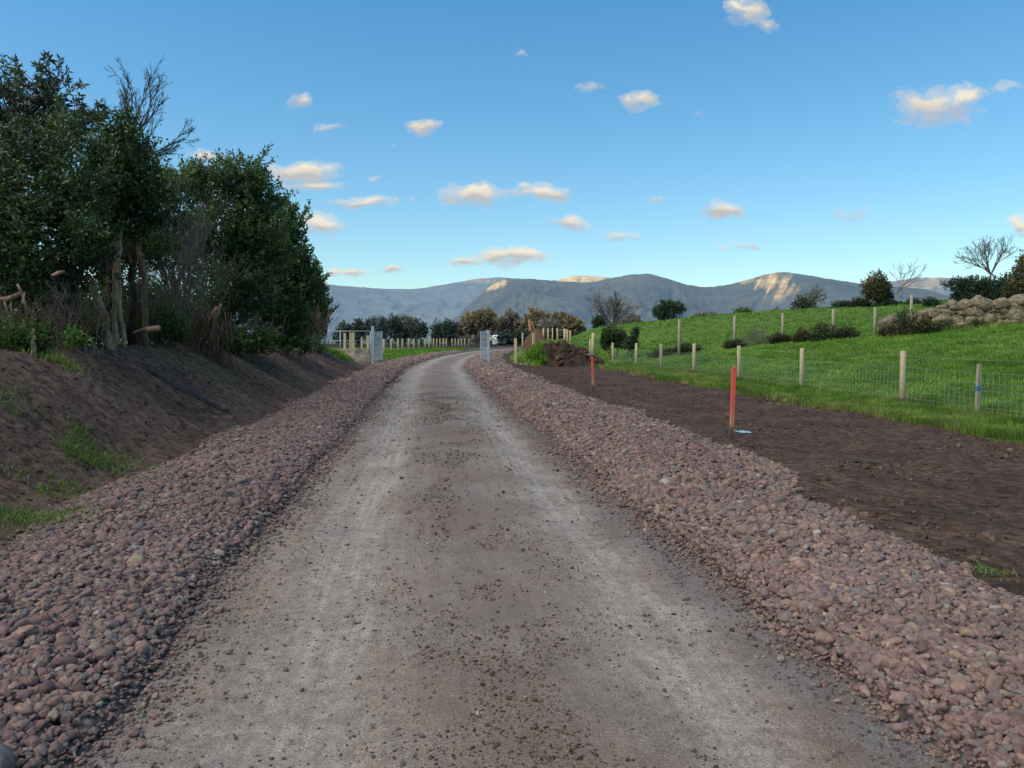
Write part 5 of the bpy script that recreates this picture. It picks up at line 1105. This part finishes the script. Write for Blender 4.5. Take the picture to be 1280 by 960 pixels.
crumple('blue_rag', 'light blue rag on the soil at the foot of the nearer red stake', 'rag', hit(928, 541), .13, .09, .022, M('light_blue_cloth', (.16, .30, .42), (.30, .45, .58), 14, .9, bmp=.3), .1, 11)
# ------------------------------------------------------------------ van and worker
WH = M('white_van_paint', (.70, .71, .72), (.78, .79, .80), 1, .35, bmp=0); GL = M('dark_glass', (.02, .025, .03), (.04, .05, .06), 2, .12, bmp=0); TY = M('tyre_rubber', (.02, .02, .02), (.035, .035, .035), 10, .85)
g = gp(622.5, 150); v = empty('van', g, R(14)); tag(v, 'white delivery van parked beyond the right gate', 'van')
def vloft(mb, secs):   # sections (y, halfw, z0, z1, top half width)
    n = 8; vs = []
    for (y_, w_, z0, z1, tw) in secs: vs += [(-w_, y_, z0), (-w_*1.02, y_, (z0+z1)*.45), (-tw, y_, z1-.12), (-tw*.85, y_, z1), (tw*.85, y_, z1), (tw, y_, z1-.12), (w_*1.02, y_, (z0+z1)*.45), (w_, y_, z0)]
    fs = [tuple(range(8)), tuple(range((len(secs)-1)*8, len(secs)*8))[::-1]]
    for s in range(len(secs)-1):
        for i in range(8): fs.append((s*8+i, (s+1)*8+i, (s+1)*8+(i+1) % 8, s*8+(i+1) % 8))
    mb.add(vs, fs)
mb = MB(); vloft(mb, [(-2.5, .93, .35, 2.0, .82), (-2.4, .97, .32, 2.05, .86), (1.1, .97, .32, 2.05, .86), (1.7, .96, .32, 1.6, .82), (1.95, .95, .34, 1.2, .86), (2.5, .90, .38, 1.02, .8), (2.6, .85, .42, .8, .75)]); mb.build('body', WH, v, False)
for s in (-1, 1):
    for y_ in (-1.55, 1.65):
        mb = MB(); mb.tube([(s*.80, y_, .34), (s*.99, y_, .34)], .34, 18); wv_ = mb.build('wheel', TY, v, True); mb = MB(); mb.tube([(s*.97, y_, .34), (s*1.0, y_, .34)], .2, 14); mb.build('rim', GALV, wv_)
    mb = MB(); mb.box((s*.36, -2.505, 1.5), (.5, .02, .5), None, .004); mb.build('rear_window', GL, v)
    mb = MB(); mb.box((s*.84, -2.5, 1.0), (.12, .05, .4), None, .01); mb.build('tail_light', M('red_lens', (.4, .02, .02), (.5, .03, .03), 3, .3, bmp=0), v)
    mb = MB(); mb.box((s*.955, 1.15, 1.4), (.03, .7, .42), Euler((0, 0, 0)), .01); mb.build('side_window', GL, v)
mb = MB(); mb.box((0, -2.56, .42), (1.8, .1, .16), None, .02); mb.build('bumper', TY, v); mb = MB(); mb.box((0, -2.515, .75), (.5, .02, .12)); mb.build('number_plate', M('yellow_plate', (.6, .45, .05), (.65, .5, .08), 3, .5, bmp=0), v)
# worker: one skinned body
def skin(name, verts, edges, rad, mat, parent, sub=2):
    me = bpy.data.meshes.new(name); me.from_pydata(verts, edges, []); o = bpy.data.objects.new(name, me); COL.objects.link(o); o.parent = parent
    md = o.modifiers.new('skin', 'SKIN'); sv = me.skin_vertices[0].data if me.skin_vertices else None
    if sv is None:
        bpy.context.view_layer.objects.active = o; me.attributes
    for i, r_ in enumerate(rad): sv[i].radius = r_ if hasattr(r_, '__len__') else (r_, r_)
    sv[0].use_root = True; md.use_smooth_shade = True
    s = o.modifiers.new('sub', 'SUBSURF'); s.levels = sub; s.render_levels = sub; me.materials.append(mat); return o
g = gp(614, 112); wk = empty('person', g, R(20)); tag(wk, 'worker in a yellow high visibility jacket and dark trousers walking by the right gate', 'person')
SK = M('skin_tone', (.42, .25, .18), (.5, .31, .22), 8, .6, bmp=0); HV = M('high_vis_yellow', (.50, .68, .03), (.60, .80, .06), 6, .7, bmp=0); TRS = M('dark_trousers', (.02, .025, .04), (.04, .05, .07), 8, .9, bmp=0)
J = dict(pel=(0, 0, .95), ch=(0, 0, 1.25), nk=(0, 0, 1.48), hd=(0, .01, 1.60), ht=(0, .01, 1.74), ls=(-.19, 0, 1.42), le=(-.25, .02, 1.14), lw=(-.24, -.1, .90), lh=(-.24, -.14, .82), rs=(.19, 0, 1.42), re=(.25, .02, 1.14), rw=(.24, -.1, .90), rh=(.24, -.14, .82),
         lhp=(-.10, 0, .90), lk=(-.11, -.10, .50), la=(-.11, .02, .09), lf=(-.12, -.14, .04), rhp=(.10, 0, .90), rk=(.11, .06, .50), ra=(.11, .18, .10), rf=(.12, .04, .04))
names = list(J); ed = [('pel', 'ch'), ('ch', 'nk'), ('nk', 'hd'), ('hd', 'ht'), ('ch', 'ls'), ('ls', 'le'), ('le', 'lw'), ('lw', 'lh'), ('ch', 'rs'), ('rs', 're'), ('re', 'rw'), ('rw', 'rh'), ('pel', 'lhp'), ('lhp', 'lk'), ('lk', 'la'), ('la', 'lf'), ('pel', 'rhp'), ('rhp', 'rk'), ('rk', 'ra'), ('ra', 'rf')]
rd = dict(pel=.14, ch=.15, nk=.055, hd=.095, ht=.075, ls=.065, le=.045, lw=.032, lh=.035, rs=.065, re=.045, rw=.032, rh=.035, lhp=.095, lk=.065, la=.045, lf=.04, rhp=.095, rk=.065, ra=.045, rf=.04)
def rig(nm, use, grow, mat, lod=2):
    e = [q for q in ed if q[0] in use and q[1] in use]; return skin(nm, [J[k] for k in use], [(use.index(a), use.index(b_)) for a, b_ in e], [rd[k]+grow for k in use], mat, wk, lod)
try:
    rig('body', names, 0, SK); rig('high_vis_jacket', ['pel', 'ch', 'ls', 'le', 'lw', 'rs', 're', 'rw'], .03, HV); rig('trousers', ['pel', 'lhp', 'lk', 'la', 'rhp', 'rk', 'ra'], .02, TRS)
    mb = MB(); mb.tube([(0, .01, 1.66), (0, .01, 1.72), (0, .01, 1.77), (0, .01, 1.79)], [.115, .11, .08, .02], 14); mb.box((0, -.11, 1.67), (.14, .1, .015), None, .005); mb.build('hard_hat', WH, wk, True)
except Exception as ex:
    print('PERSON FAIL', ex)
